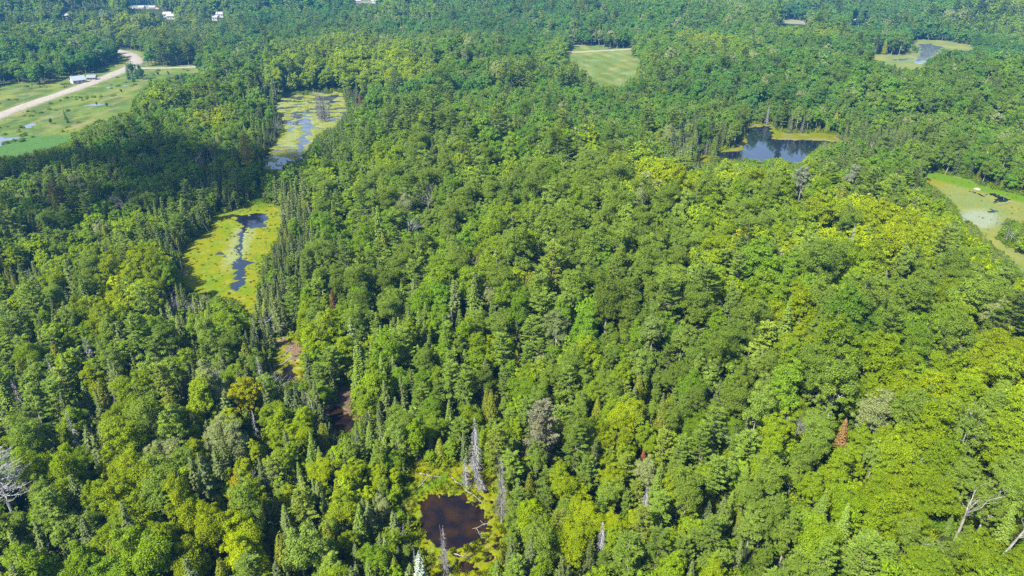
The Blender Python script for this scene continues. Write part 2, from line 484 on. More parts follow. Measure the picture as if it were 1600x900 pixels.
# ------------------------------------------------------------------ tree kinds: each returns (crown Geo, trunk Geo)
def broad_tree(rng, H, R, hb, nl, nleaf, ls, lob=(0.24, 0.40), peak=0.0, bare=0.0, limbs=7, tw=0.26):
    cr, tk = Geo(), Geo()
    zc = hb + (H - hb) * 0.42; up = (H - zc); dn = zc - hb
    D = rdir(rng, nl * 3)
    D = D[D[:, 2] > -0.6][:nl]
    ph = rng.uniform(0, 6.28, 3)
    ang = np.arctan2(D[:, 1], D[:, 0])
    env = 1 + 0.14 * np.sin(ang * 2 + ph[0]) + 0.1 * np.sin(ang * 3 + ph[1])
    lr = R * rng.uniform(lob[0], lob[1], len(D))
    hor = (R * env - lr * 0.8) * (1 - peak * np.clip(D[:, 2], 0, 1) ** 2)
    inn = rng.uniform(0.60, 1.12, len(D))
    C = np.stack([D[:, 0] * hor * inn, D[:, 1] * hor * inn, zc + np.where(D[:, 2] > 0, D[:, 2] * (up - lr * 0.7), D[:, 2] * dn) * inn], 1)
    # a few lobes inside close the crown
    k = max(3, nl // 6)
    C = np.concatenate([C, np.stack([rng.normal(0, R * 0.25, k), rng.normal(0, R * 0.25, k), zc + rng.uniform(-0.1, 0.55, k) * up], 1)])
    lr = np.concatenate([lr, np.full(k, R * 0.36)])
    # the crown is made of a few leaders, each with its own head
    ns = 5
    sa = rng.uniform(0, 6.28) + np.arange(ns) * 6.283 / ns + rng.normal(0, 0.3, ns)
    so_ = R * rng.uniform(0.3, 0.55, ns); sh_ = rng.uniform(-0.30, 0.12, ns) * (H - hb); sh_[0] = 0.1 * (H - hb) * rng.random(); so_[0] *= 0.3
    ii_ = rng.integers(0, ns, len(C))
    fr = 0.60
    C = np.stack([C[:, 0] * fr + (np.cos(sa) * so_)[ii_], C[:, 1] * fr + (np.sin(sa) * so_)[ii_], hb * 0.9 + (C[:, 2] - hb) * 0.88 + (H - hb) * 0.07 + sh_[ii_]], 1)
    keep = rng.random(len(C)) > bare
    C = C[keep]; lr = lr[keep]
    wgt = lr ** 2 / np.sum(lr ** 2)
    cnt = np.maximum(8, (nleaf * wgt).astype(int))
    li = np.repeat(np.arange(len(C)), cnt)
    d = rdir(rng, len(li))
    cen = np.array([0, 0, zc - dn * 0.2])
    o = C[li] - cen; o /= np.linalg.norm(o, axis=1, keepdims=True) + 1e-6
    flip = np.sum(d * (o + np.array([0, 0, 0.5])), axis=1) < -0.25
    d[flip] *= -1
    rr = rng.uniform(0.72, 1.08, len(li)) * (1 + 0.15 * rng.normal(size=len(li)))
    # lobes break up into smaller tufts
    lump = 1 + 0.16 * np.sin(d[:, 0] * 9 + li * 2.1) * np.sin(d[:, 1] * 8 + li) * np.sin(d[:, 2] * 9 + li * 0.7)
    P = C[li] + d * (lr[li] * rr * lump)[:, None] * np.array([1, 1, 0.78])
    Nn = d * 0.7 + np.array([0, 0, 0.4]) + rng.normal(0, 0.42 if nleaf > 4000 else 0.26, d.shape)
    size = ls * rng.uniform(0.6, 1.35, len(li))
    V, Q, L = sprays(P, Nn, rdir(rng, len(li)) * 0.6 + o * 0.9, size * 1.5, size * 0.72, rng)
    # tone of a lobe
    lt = rng.random(len(C))
    L[:, 1] = np.clip(0.6 * L[:, 1] + 0.4 * np.repeat(lt[li], 4), 0, 1)
    cr.add(V, Q, 0, L)
    lean = rng.normal(0, 0.25, 2)
    tk.tube([(0, 0, -0.6), (lean[0] * .3, lean[1] * .3, hb * 0.5), (lean[0], lean[1], hb), (lean[0] * .6, lean[1] * .6, zc), (0, 0, zc + up * 0.6)],
            [tw * 1.25, tw, tw * 0.8, tw * 0.5, 0.05], 7)
    idx = rng.permutation(len(C))[:limbs]
    for i in idx:
        z0 = rng.uniform(hb * 0.85, zc)
        p0 = np.array([lean[0], lean[1], z0]); p2 = C[i]
        p1 = p0 * 0.5 + p2 * 0.5 + np.array([0, 0, -0.4])
        tk.tube([p0, p1, p2, p2 + (p2 - p1) * 0.35], [tw * 0.42, tw * 0.3, tw * 0.16, 0.02], 4)
    return cr, tk


def spruce_tree(rng, H, R, hb, dens, ls, droop=0.25, full=1.0, ragged=0.25):
    cr, tk = Geo(), Geo()
    z = hb
    P = []; T = []; Nn = []; S = []
    while z < H - 0.25:
        t = (z - hb) / (H - hb)
        L0 = R * ((1 - t) ** 0.82) * (0.75 + 0.25 * min(1, t * 6)) + 0.12
        nb = max(4, int((6 + 4 * (1 - t)) * dens))
        a0 = rng.uniform(0, 6.28)
        for b in range(nb):
            a = a0 + b * 6.283 / nb + rng.normal(0, 0.18)
            Lb = L0 * rng.uniform(1 - ragged, 1 + ragged * 0.5)
            rise = 0.35 * t - droop
            n = max(2, int(Lb / (ls * 0.62)))
            s = (np.arange(n) + rng.uniform(0.3, 0.9)) / n
            rad = s * Lb
            dirh = np.array([math.cos(a), math.sin(a), 0]); side = np.array([-math.sin(a), math.cos(a), 0])
            zz = z + rad * rise - 0.05 * (s ** 2) * Lb + 0.16 * Lb * s ** 3
            base = dirh[None] * rad[:, None] + np.stack([0 * s, 0 * s, zz], 1)
            for sg in (-1, 0, 1):
                wv = (1 - 0.55 * s) * 0.28 * (0.4 + Lb) * abs(sg)
                p = base + side * (wv * sg)[:, None] * 0.6 + rng.normal(0, 0.05, base.shape)
                p[:, 2] -= 0.08 * abs(sg)
                P.append(p)
                T.append(dirh * 1.0 + side * 0.8 * sg + rng.normal(0, 0.15, base.shape) + np.array([0, 0, rise]))
                Nn.append(np.array([0, 0, 1.0]) + dirh * 0.45 + side * 0.35 * sg + rng.normal(0, 0.28, base.shape))
                S.append(np.full(n, ls) * rng.uniform(0.8, 1.3, n))
        z += 0.34 * full + 0.22 * rng.random() + 0.14 * (1 - t)
    # leader
    k = 10
    P.append(np.stack([rng.normal(0, 0.06, k), rng.normal(0, 0.06, k), rng.uniform(H - 0.9, H + 0.15, k)], 1))
    T.append(np.tile([0, 0, 1.0], (k, 1)) + rng.normal(0, 0.2, (k, 3))); Nn.append(rdir(rng, k)); S.append(np.full(k, 0.35))
    P = np.concatenate(P); T = np.concatenate(T); Nn = np.concatenate(Nn); S = np.concatenate(S)
    V, Q, L = sprays(P, Nn, T, S * 1.35, S * 0.62, rng)
    cr.add(V, Q, 0, L)
    tk.tube([(0, 0, -0.6), (0, 0, hb), (0, 0, H * 0.6), (0, 0, H - 0.3)], [R * 0.1 + 0.03, R * 0.085, 0.08, 0.015], 6)
    return cr, tk


def pine_tree(rng, H, R, hb, ls, per=11, tq=7, gap=1.0):
    cr, tk = Geo(), Geo()
    P = []; T = []; Nn = []; S = []
    z = hb
    bend = rng.normal(0, 0.3, 2)
    ax = lambda q: np.array([bend[0] * (q / H) ** 2, bend[1] * (q / H) ** 2, q])
    while z < H - 0.4:
        t = (z - hb) / (H - hb)
        prof = (0.55 + 0.45 * math.sin(min(1, t * 2.2) * 1.57)) * (1 - max(0, t - 0.3) / 0.75) ** 0.55
        nb = rng.integers(4, 6) if t < 0.85 else 3
        a0 = rng.uniform(0, 6.28)
        for b in range(nb):
            a = a0 + b * 6.283 / nb + rng.normal(0, 0.3)
            Lb = max(0.5, R * prof * rng.uniform(0.55, 1.12))
            el = rng.uniform(-0.05, 0.2) + 0.55 * t ** 2
            dh = np.array([math.cos(a), math.sin(a), 0]); sd = np.array([-math.sin(a), math.cos(a), 0])
            p0 = ax(z)
            crv = lambda s: p0 + dh * Lb * s + np.array([0, 0, Lb * (el * s + 0.12 * s ** 3)])
            tk.tube([crv(0), crv(0.5), crv(1.0)], [0.09 * (1 - 0.6 * t), 0.05, 0.015], 3)
            m = max(3, int(per * (Lb / R)))
            for q in range(m):
                s = 0.32 + 0.7 * (q + rng.random()) / m
                lat = rng.uniform(-1, 1) * 0.34 * Lb * (1.15 - s) + rng.normal(0, 0.1)
                c = crv(s) + sd * lat + np.array([0, 0, rng.normal(0, 0.08)])
                td = dh + sd * (lat / (0.4 * Lb + 0.1)) * 0.9 + np.array([0, 0, 0.35])
                P.append(c + rng.normal(0, 0.22, (tq, 3)) * np.array([1, 1, 0.22]))
                T.append(td + rng.normal(0, 0.45, (tq, 3)))
                Nn.append(np.array([0, 0, 1.0]) - dh * 0.15 + rng.normal(0, 0.3, (tq, 3)))
                S.append(ls * rng.uniform(0.7, 1.3, tq))
        z += 1.25 * gap * rng.uniform(0.6, 1.35) * (1 - 0.45 * t)
    k = 14
    P.append(ax(H - 0.3) + rng.normal(0, 0.2, (k, 3))); T.append(np.array([0, 0, 1.0]) + rng.normal(0, 0.4, (k, 3))); Nn.append(rdir(rng, k)); S.append(np.full(k, ls))
    P = np.concatenate(P); T = np.concatenate(T); Nn = np.concatenate(Nn); S = np.concatenate(S)
    V, Q, L = sprays(P, Nn, T, S * 1.7, S * 0.48, rng)
    cr.add(V, Q, 0, L)
    tk.tube([ax(-0.6) * [1, 1, 1], ax(hb), ax(H * 0.6), ax(H - 0.2)], [0.32, 0.24, 0.13, 0.03], 7)
    return cr, tk


def cedar_tree(rng, H, R, n, ls):
    cr, tk = Geo(), Geo()
    hb = H * 0.1
    t = 1 - np.sqrt(rng.random(n))
    a = rng.uniform(0, 6.283, n)
    rib = 1 + 0.16 * np.sin(a * 5 + t * 14) + 0.1 * np.sin(a * 9 - t * 25)
    rr = (R * (1 - t) ** 0.7 * rib + 0.1) * rng.uniform(0.78, 1.04, n)
    d = np.stack([np.cos(a), np.sin(a), 0 * a], 1)
    P = d * rr[:, None] + np.stack([0 * a, 0 * a, hb + t * (H - hb)], 1) + rng.normal(0, 0.06, (n, 3))
    Nn = d * 0.8 + np.array([0, 0, 0.5]) + rng.normal(0, 0.4, (n, 3))
    T = np.array([0, 0, 1.0]) + d * 0.5 + rng.normal(0, 0.35, (n, 3))
    V, Q, L = sprays(P, Nn, T, ls * rng.uniform(1, 1.6, n), ls * rng.uniform(0.5, 0.9, n), rng)
    cr.add(V, Q, 0, L)
    tk.tube([(0, 0, -0.5), (0, 0, H * 0.5), (0, 0, H * 0.95)], [0.17, 0.1, 0.02], 6)
    return cr, tk


def dead_spruce(rng, H, R, n=170, tw=0.12, bare_low=0.12):
    cr, tk = Geo(), Geo()
    tk.tube([(0, 0, -0.5), (rng.normal(0, .1), rng.normal(0, .1), H * 0.5), (rng.normal(0, .2), rng.normal(0, .2), H)], [tw * 1.3, tw * 0.8, 0.02], 6)
    for i in range(n):
        t = rng.random() ** 1.1
        z = H * (bare_low + (0.98 - bare_low) * t)
        L = (R * (1 - t) ** 0.7 + 0.15) * rng.uniform(0.45, 1.1)
        a = rng.uniform(0, 6.283)
        dh = np.array([math.cos(a), math.sin(a), 0])
        p0 = np.array([0, 0, z]); p1 = p0 + dh * L * 0.6 + np.array([0, 0, -0.12 * L]); p2 = p0 + dh * L + np.array([0, 0, -0.55 * L + 0.1])
        cr.tube([p0, p1, p2], [0.035, 0.026, 0.01], 3)
        if L > 0.6:
            for k in range(3):
                q = p0 + (p1 - p0) * rng.uniform(0.5, 1)
                cr.tube([q, q + dh * 0.3 * L + np.array([rng.normal(0, .2), rng.normal(0, .2), -0.3]) * L], [0.02, 0.008], 3)
    return cr, tk


def dead_hardwood(rng, H, spread, tw=0.2, depth=4, fork=0.45, mainr=None, split=3, start=0.4):
    cr, tk = Geo(), Geo()
    top = np.array([rng.normal(0, .4), rng.normal(0, .4), H * 0.62])
    tk.tube([(0, 0, -0.5), tuple(top * [0.4, 0.4, 0.5]), tuple(top)], [tw * 1.2, tw, tw * 0.7], 6)

    def grow(p, d, L, r, k):
        pts = [p]
        dd = d.copy()
        for _ in range(3):
            dd = dd + rng.normal(0, 0.16, 3); dd /= np.linalg.norm(dd)
            pts.append(pts[-1] + dd * L / 3)
        cr.tube(pts, np.linspace(r, r * 0.55 if k else 0.008, 4), 4 if k > 1 else 3)
        if k:
            for _ in range(split):
                nd = dd * 1.0 + rdir(rng, 1)[0] * fork * 1.5 + np.array([0, 0, 0.15])
                nd /= np.linalg.norm(nd)
                grow(pts[rng.integers(1, 4)], nd, L * rng.uniform(0.5, 0.8), r * 0.5, k - 1)
    nm = 6
    for i in range(nm):
        a = i * 6.283 / nm + rng.normal(0, 0.4)
        z = rng.uniform(start, 1.0)
        p = top * np.array([z, z, z])
        d = np.array([math.cos(a) * spread, math.sin(a) * spread, rng.uniform(0.5, 1.2)])
        d /= np.linalg.norm(d)
        grow(p, d, H * 0.36 * rng.uniform(0.6, 1.1), tw * 0.5, depth - 1)
    return cr, tk


def bleached_pine(rng, H, R):
    """big dead pine: long upswept limbs with curling side twigs"""
    cr, tk = Geo(), Geo()
    tk.tube([(0, 0, -0.5), (0.1, 0, H * 0.5), (0, 0.1, H)], [0.36, 0.24, 0.04], 7)
    z = H * 0.35
    while z < H * 0.97:
        t = (z / H - 0.35) / 0.65
        for b in range(5):
            a = rng.uniform(0, 6.283); L = R * (1 - 0.55 * t) * rng.uniform(0.6, 1.1)
            dh = np.array([math.cos(a), math.sin(a), 0]); sd = np.array([-dh[1], dh[0], 0])
            c = rng.normal(0, 0.25)
            f = lambda s: np.array([0, 0, z]) + dh * L * s + sd * c * L * s * s + np.array([0, 0, L * (0.05 * s + 0.28 * s * s)])
            cr.tube([f(s) for s in (0, .25, .5, .75, 1)], [0.10, 0.08, 0.06, 0.04, 0.012], 4)
            for k in range(13):
                s = rng.uniform(0.25, 1); sg = rng.choice([-1, 1])
                tl = L * 0.3 * (1.2 - s) + 0.35
                q = f(s)
                cr.tube([q, q + (sd * sg * 0.7 + dh * 0.5) * tl * 0.5, q + (sd * sg * 0.9 + dh * 0.9 + np.array([0, 0, 0.45])) * tl * 0.85], [0.035, 0.025, 0.008], 3)
        z += rng.uniform(0.5, 1.0)
    return cr, tk


rg = lambda s: np.random.default_rng(s)
PROTO = {}     # kind -> list of dict(crown mesh, trunk mesh, R, H, desc)
LOD = {}       # kind -> {1: [...joined mesh], 2: [...]}


def register(kind, mats, makers, lods):
    lst = []
    for i, (fn, H, R, desc) in enumerate(makers):
        cr, tk = fn(rg(100 + i * 7 + len(kind)), 1.0)
        lst.append(dict(crown=cr.build('crown', [mats[0]]), trunk=tk.build('trunk', [mats[1]]), R=R, H=H, desc=desc))
    PROTO[kind] = lst
    LOD[kind] = {}
    for lv, q in lods:
        out = []
        for i, (fn, H, R, desc) in enumerate(makers):
            cr, tk = fn(rg(100 + i * 7 + len(kind)), q)
            g = Geo()
            g.V = cr.V + tk.V; g.L = cr.L + tk.L
            g.Q = cr.Q + [x + cr.n for x in tk.Q]
            g.M = cr.M + [x + 1 for x in tk.M]; g.n = cr.n + tk.n
            out.append(g.build(kind + '_far', list(mats)))
        LOD[kind][lv] = out


def mk_b(H, R, hb, nl, n, ls, **k):
    return lambda rng, q: broad_tree(rng, H * (1 if q > .9 else .95), R * (1 if q > .9 else 1.18), hb, max(10, int(nl * q ** 0.3)), int(n * q), ls * q ** -0.45, limbs=(7 if q > 0.9 else 2), **k)


mm = []
for i, (H, R, d) in enumerate([(15, 4.1, 'round'), (16, 4.7, 'broad'), (14, 3.6, 'domed'), (17, 4.2, 'tall'), (13, 4.0, 'spreading'), (15, 3.3, 'upright')]):
    mm.append((mk_b(H, R, H * 0.2, 120 + 8 * i, 26000, 0.185, lob=(0.10, 0.20), peak=0.12 + 0.12 * (i % 3)), H, R, d))
register('maple_tree', (M_LEAF, M_BARK), mm, ((1, 0.15), (2, 0.045)))
mm = []
for i, (H, R, d) in enumerate([(17, 3.6, 'billowing'), (18, 4.1, 'wide'), (16, 3.1, 'slim'), (17, 3.8, 'feathery')]):
    mm.append((mk_b(H, R, H * 0.25, 150, 22000, 0.175, lob=(0.08, 0.17), peak=0.25, bare=0.06), H, R, d))
register('aspen_tree', (M_LEAF, M_PALE), mm, ((1, 0.16), (2, 0.05)))
mm = []
for i, (H, R, d) in enumerate([(16, 2.9, 'slender'), (17, 3.3, 'thin-leaved'), (15, 2.6, 'narrow')]):
    mm.append((mk_b(H, R, H * 0.28, 64, 8000, 0.21, lob=(0.13, 0.24), peak=0.3, bare=0.18, tw=0.2), H, R, d))
register('birch_tree', (M_LEAF, M_PALE), mm, ((1, 0.25), (2, 0.08)))


def mk_s(H, R, hb, dens, ls, **k):
    return lambda rng, q: spruce_tree(rng, H, R, hb, dens if q > .9 else dens * (0.8 if q > .1 else 0.6), ls * (1 if q > .9 else 1.6 if q > .1 else 2.4), full=(1 if q > .9 else 1.7 if q > .1 else 3.0), **k)


register('spruce_tree', (M_NEEDLE, M_BARK), [
    (mk_s(13, 2.4, 0.8, 0.85, 0.36), 13, 2.4, 'pointed'), (mk_s(13, 2.0, 0.8, 0.85, 0.34, droop=0.35), 13, 2.0, 'slim'), (mk_s(15, 2.7, 1.0, 0.85, 0.38, ragged=0.45), 15, 2.7, 'ragged'),
    (mk_s(10, 2.1, 0.5, 0.9, 0.34, droop=0.15), 10, 2.1, 'short'), (mk_s(14, 1.8, 1.5, 0.85, 0.34, droop=0.45, ragged=0.5), 14, 1.8, 'spire-like')], ((1, 0.25), (2, 0.06)))
register('fir_tree', (M_NEEDLE, M_BARK), [
    (mk_s(14, 2.4, 0.5, 1.25, 0.36, droop=0.08, ragged=0.15), 14, 2.4, 'full'), (mk_s(12, 2.1, 0.4, 1.25, 0.34, droop=0.05, ragged=0.15), 12, 2.1, 'squat'), (mk_s(16, 2.6, 0.8, 1.2, 0.38, droop=0.15, ragged=0.3), 16, 2.6, 'tall')],
    ((1, 0.25), (2, 0.06)))


def mk_p(H, R, hb, per=19):
    return lambda rng, q: pine_tree(rng, H, R, hb, 0.36 * (1 if q > .9 else 1.6 if q > .1 else 2.6), per=(per if q > .9 else 7 if q > .1 else 4), tq=(8 if q > .9 else 3 if q > .1 else 2))


register('pine_tree', (M_NEEDLE, M_BARK), [
    (mk_p(18, 4.4, 4), 18, 4.4, 'layered'), (mk_p(20, 4.8, 5), 20, 4.8, 'tall'), (mk_p(16, 4.0, 3), 16, 4.0, 'bushy'), (mk_p(18, 3.6, 4), 18, 3.6, 'narrow'), (mk_p(14, 3.9, 2), 14, 3.9, 'low-branched')],
    ((1, 0.25), (2, 0.06)))


def mk_c(H, R, n):
    return lambda rng, q: cedar_tree(rng, H, R, int(n * q), 0.26 * q ** -0.45)


register('cedar_tree', (M_NEEDLE, M_BARK), [(mk_c(11, 2.0, 4200), 11, 2.0, 'conical'), (mk_c(13, 2.1, 4600), 13, 2.1, 'steep'), (mk_c(9, 1.9, 3600), 9, 1.9, 'stubby')], ((1, 0.25), (2, 0.06)))
register('dead_tree', (M_DEAD, M_DEAD), [
    (lambda rng, q: dead_spruce(rng, 13, 1.4, int(150 * max(q, .3))), 13, 1.4, 'bristly'),
    (lambda rng, q: dead_spruce(rng, 10, 1.1, int(110 * max(q, .3)), 0.1), 10, 1.1, 'short'),
    (lambda rng, q: dead_hardwood(rng, 15, 1.0, 0.2, 4 if q > .9 else 3), 15, 3.2, 'forked'),
    (lambda rng, q: dead_hardwood(rng, 13, 0.7, 0.17, 4 if q > .9 else 3, fork=0.35), 13, 2.4, 'twiggy')], ((1, 0.3),))
LOD['dead_tree'][2] = LOD['dead_tree'][1]

# one-off dead trees
ONE = {}


def one(key, pair, mats):
    ONE[key] = (pair[0].build('crown', [mats[0]]), pair[1].build('trunk', [mats[1]]))


one('bigpine', bleached_pine(rg(5), 17, 5.6), (M_DEAD, M_DEAD))
one('greymound', dead_hardwood(rg(6), 12, 1.3, 0.14, 5, 0.7, split=4), (M_DEAD, M_DEAD))
one('ysnag', dead_hardwood(rg(9), 15, 0.45, 0.26, 3, 0.3, split=2, start=0.7), (M_PALE, M_PALE))
one('leansnag', dead_hardwood(rg(12), 16, 0.5, 0.24, 4, 0.35, split=2, start=0.7), (M_PALE, M_PALE))
one('pole', dead_spruce(rg(13), 9, 0.35, 12, 0.13, 0.5), (M_GREY, M_GREY))
one('greyspire', dead_spruce(rg(14), 14, 1.5, 260), (M_GREY, M_GREY))
one('whitespire', dead_spruce(rg(15), 12, 1.5, 300, 0.12), (M_DEAD, M_DEAD))

# ------------------------------------------------------------------ ground sheets
def grid_mesh(name, xs, ys, zf, mat, keep=None, colf=None):
    X, Y = np.meshgrid(xs, ys)
    Z = zf(X, Y)
    nx, ny = len(xs), len(ys)
    V = np.stack([X.ravel(), Y.ravel(), Z.ravel()], 1)
    i = np.arange(ny - 1)[:, None] * nx + np.arange(nx - 1)[None, :]
    Q = np.stack([i, i + 1, i + nx + 1, i + nx], -1).reshape(-1, 4)
    if keep is not None:
        k = keep(X, Y)
        kq = (k[:-1, :-1] | k[1:, :-1] | k[:-1, 1:] | k[1:, 1:]).ravel()
        Q = Q[kq]
        used = np.zeros(len(V), bool); used[Q.ravel()] = True
        re = np.cumsum(used) - 1
        V = V[used]; Q = re[Q]
    col = colf(V[:, 0], V[:, 1], V[:, 2]) if colf else None
    return mesh_from(name, V, Q, [mat], col=col, smooth_=True)


def nonuni(a, b, fine0, fine1, df, dc):
    l = list(np.arange(a, fine0, dc)) + list(np.arange(fine0, fine1, df)) + list(np.arange(fine1, b + dc, dc))
    return np.array(sorted(set(l)))


gm = grid_mesh('ground', nonuni(-6000, 6000, -640, 640, 7, 60), nonuni(-400, 9000, 30, 950, 7, 60), terrain, M_FLOOR)
add_obj('ground', gm, kind='structure')

MOSS = np.array([0.118, 0.130, 0.0005]); MOSSG = np.array([0.065, 0.125, 0.002]); ALGA = np.array([0.14, 0.165, 0.06]); MUD = np.array([0.09, 0.06, 0.035])
STRAW = np.array([0.20, 0.19, 0.05]); GRASS = np.array([0.13, 0.24, 0.06]); GRASSD = np.array([0.08, 0.17, 0.05]); PALE = np.array([0.17, 0.20, 0.15])


def mixc(a, b, t):
    t = np.clip(t, 0, 1)[:, None]
    return a * (1 - t) + b * t


def wetmask(key, x, y, warp):
    u, v = pix(x, y, 0 * x)
    d = np.hypot(x, y)
    s = FPX / d                                     # pixels per metre across
    u2 = u + (fbm(x / warp, y / warp, 3) - 0.5) * warp * 2.2 * s
    v2 = v + (fbm(x / warp, y / warp, 9) - 0.5) * warp * 2.2 * s * (CAM_Z / d)
    wmask = np.zeros(np.shape(x), bool)
    for p in WATER[key]:
        wmask |= in_poly(u2, v2, p)
    return wmask


def upix(x, y):
    return pix(x, y, 0 * x)


def sheet(key, step, warp, matfn, mat, hummock=0.12, extra=None, water=M_WATER, name=None, wname='pond_water', reach=14.0):
    W = OPENW[key]
    x0, y0 = W.min(0) - 16; x1, y1 = W.max(0) + 16
    x0 = max(x0, -900); x1 = min(x1, 900)

    def zf(X, Y):
        d = poly_dist(X, Y, W)
        h = 0.06 + hummock * fbm(X / 1.6, Y / 1.6, 31, 2) + hummock * 0.8 * fbm(X / 6, Y / 6, 41, 2)
        wet = wetmask(key, X, Y, warp)
        if extra is not None:
            wet |= extra(X, Y)
        z = np.where(wet, -0.22, h)
        return z - np.clip(d - 9, 0, 6) * 0.12
    me = grid_mesh(name, np.arange(x0, x1, step), np.arange(y0, y1, step), zf, mat, keep=lambda X, Y: poly_dist(X, Y, W) < reach, colf=matfn)
    o = add_obj(name, me, kind='structure')
    if WATER[key]:
        wm = grid_mesh(wname, np.arange(x0, x1, 6), np.arange(y0, y1, 6), lambda X, Y: X * 0.0, water, keep=lambda X, Y: poly_dist(X, Y, W) < 11)
        add_obj(wname, wm, kind='structure')
    return o


def c_moss(x, y, z):
    u, v = upix(x, y)
    n = fbm(x / 5, y / 5, 61); n2 = fbm(x / 1.3, y / 1.3, 71, 2)
    c = mixc(MOSS, MOSSG, (n - 0.45) * 2.2)
    alg = smooth(30, 0, np.abs(u - (372 + (v - 390) * -0.35))) * smooth(440, 400, v) * smooth(350, 362, v)
    c = mixc(c, ALGA, (alg * 1.5 - 0.2) * smooth(0.3, 0.55, n2 + 0.15))
    c = mixc(c, STRAW, smooth(0.62, 0.75, n2) * 0.3)
    c = mixc(c, MOSSG * 1.1, smooth(325, 318, v))
    c = mixc(c, MUD, (z < 0.02) * 0.5 * (n2 > 0.6))
    return c


sheet('moss_pond', 0.5, 2.0, c_moss, M_MARSH, 0.10, name='moss_mat', wname='moss_pond_water')


def c_creek(x, y, z):
    n = fbm(x / 7, y / 7, 62); n2 = fbm(x / 2, y / 2, 72, 2)
    c = mixc(MOSS * 0.7 + ALGA * 0.25, MOSSG, (n - 0.5) * 1.4)
    c = mixc(c, STRAW, smooth(0.55, 0.7, n2) * 0.7)
    return mixc(c, ALGA, smooth(0.5, 0.62, fbm(x / 4, y / 9, 81)) * 0.8)


sheet('creek_marsh', 0.8, 3.5, c_creek, M_MARSH, 0.25, name='creek_marsh', wname='creek_water', water=M_WCREEK,
      extra=lambda X, Y: (fbm(X / 7, Y / 4, 91, 3) > 0.545) & (fbm(X / 30, Y / 30, 15, 1) > 0.35))


def c_pond(x, y, z):
    n = fbm(x / 2.4, y / 2.4, 63); n2 = fbm(x / .6, y / .6, 73, 2)
    c = mixc(MOSS, MOSSG, (n - 0.5) * 2.2)
    u, v = upix(x, y)
    c = mixc(c, MOSSG * 0.9, smooth(14, 4, np.abs(v - (752 + (690 - u) * 0.35))) * (u < 700))
    c = mixc(c, STRAW * 0.8, smooth(0.6, 0.72, n2) * 0.6)
    return mixc(c, MUD, smooth(0.02, -0.05, z) * 0.6)


sheet('brown_pond', 0.2, 1.1, c_pond, M_MARSH, 0.16, name='moss_bank', wname='brown_pond_water', water=M_WBROWN,
      extra=lambda X, Y: (fbm(X / 1.2, Y / 1.2, 97, 2) > 0.66) & (upix(X, Y)[0] > 715))


def c_hollow(x, y, z):
    n = fbm(x / 1.8, y / 1.8, 64)
    c = mixc(MOSS * 0.9, STRAW, (n - 0.4) * 3)
    return mixc(c, MUD * 1.4, smooth(0.58, 0.66, fbm(x / 2.5, y / 2.5, 84)))


sheet('log_hollow', 0.3, 1.0, c_hollow, M_MARSH, 0.2, name='mossy_hollow', wname='hollow_water', water=M_WBROWN, reach=10)


def c_dirt(x, y, z):
    n = fbm(x / 1.8, y / 1.8, 65)
    return mixc(np.array([0.09, 0.06, 0.045]), MOSS * 0.7, (n - 0.5) * 4)


sheet('dark_pool', 0.3, 1.0, c_dirt, M_MARSH, 0.2, name='muddy_bank', wname='dark_pool_water', water=M_WBROWN, reach=10)


def c_lake(x, y, z):
    n = fbm(x / 5, y / 5, 66)
    return mixc(MOSS * 0.8, np.array([0.13, 0.12, 0.05]), (n - 0.45) * 3)


sheet('lake', 0.9, 3.5, c_lake, M_MARSH, 0.25, name='lake_shore', wname='lake_water')


def c_right(x, y, z):
    u, v = upix(x, y)
    n = fbm(x / 8, y / 8, 67); n2 = fbm(x / 2.5, y / 2.5, 77, 2)
    c = mixc(np.array([0.105, 0.135, 0.038]), np.array([0.140, 0.145, 0.030]), (n - 0.4) * 2.5)
    c = mixc(c, np.array([0.13, 0.125, 0.012]), smooth(40, 10, np.hypot(u - 1462, (v - 282) * 2)))
    c = mixc(c, MOSS * 0.8 + ALGA * 0.15, smooth(0.45, 0.7, n2) * 0.35)
    c = mixc(c, MOSSG, smooth(10, 3, np.abs(v - (272 + (u - 1450) * 0.26))))
    c = mixc(c, PALE, smooth(45, 20, np.hypot(u - 1528, (v - 343) * 2.2)) * 0.7)
    return c


sheet('right_marsh', 0.8, 2.5, c_right, M_MARSH, 0.05, name='right_marsh', wname='marsh_water')


def c_field(x, y, z):
    n = fbm(x / 25, y / 40, 68); n2 = fbm(x / 3, y / 20, 78, 2)
    c = mixc(np.array([0.075, 0.105, 0.016]), np.array([0.135, 0.145, 0.032]), (n - 0.4) * 2.5)
    c = mixc(c, np.array([0.17, 0.16, 0.06]), smooth(0.55, 0.75, fbm(x / 9, y / 14, 88, 3)) * 0.6)
    c = c * (1 + 0.10 * np.sign(np.sin((x * 0.95 + y * 0.3) / 2.2)))[:, None]
    return mixc(c, GRASSD * 0.9, smooth(0.5, 0.7, n2) * 0.4)


sheet('hay_field', 3.0, 4, c_field, M_FIELD, 0.3, name='hay_field')


def c_flake(x, y, z):
    n = fbm(x / 12, y / 20, 69)
    return mixc(np.array([0.10, 0.13, 0.035]), np.array([0.15, 0.155, 0.035]), (n - 0.4) * 3)


sheet('far_lake', 2.5, 6, c_flake, M_MARSH, 0.25, name='far_lake_shore', wname='far_lake_water', water=M_WPALE)


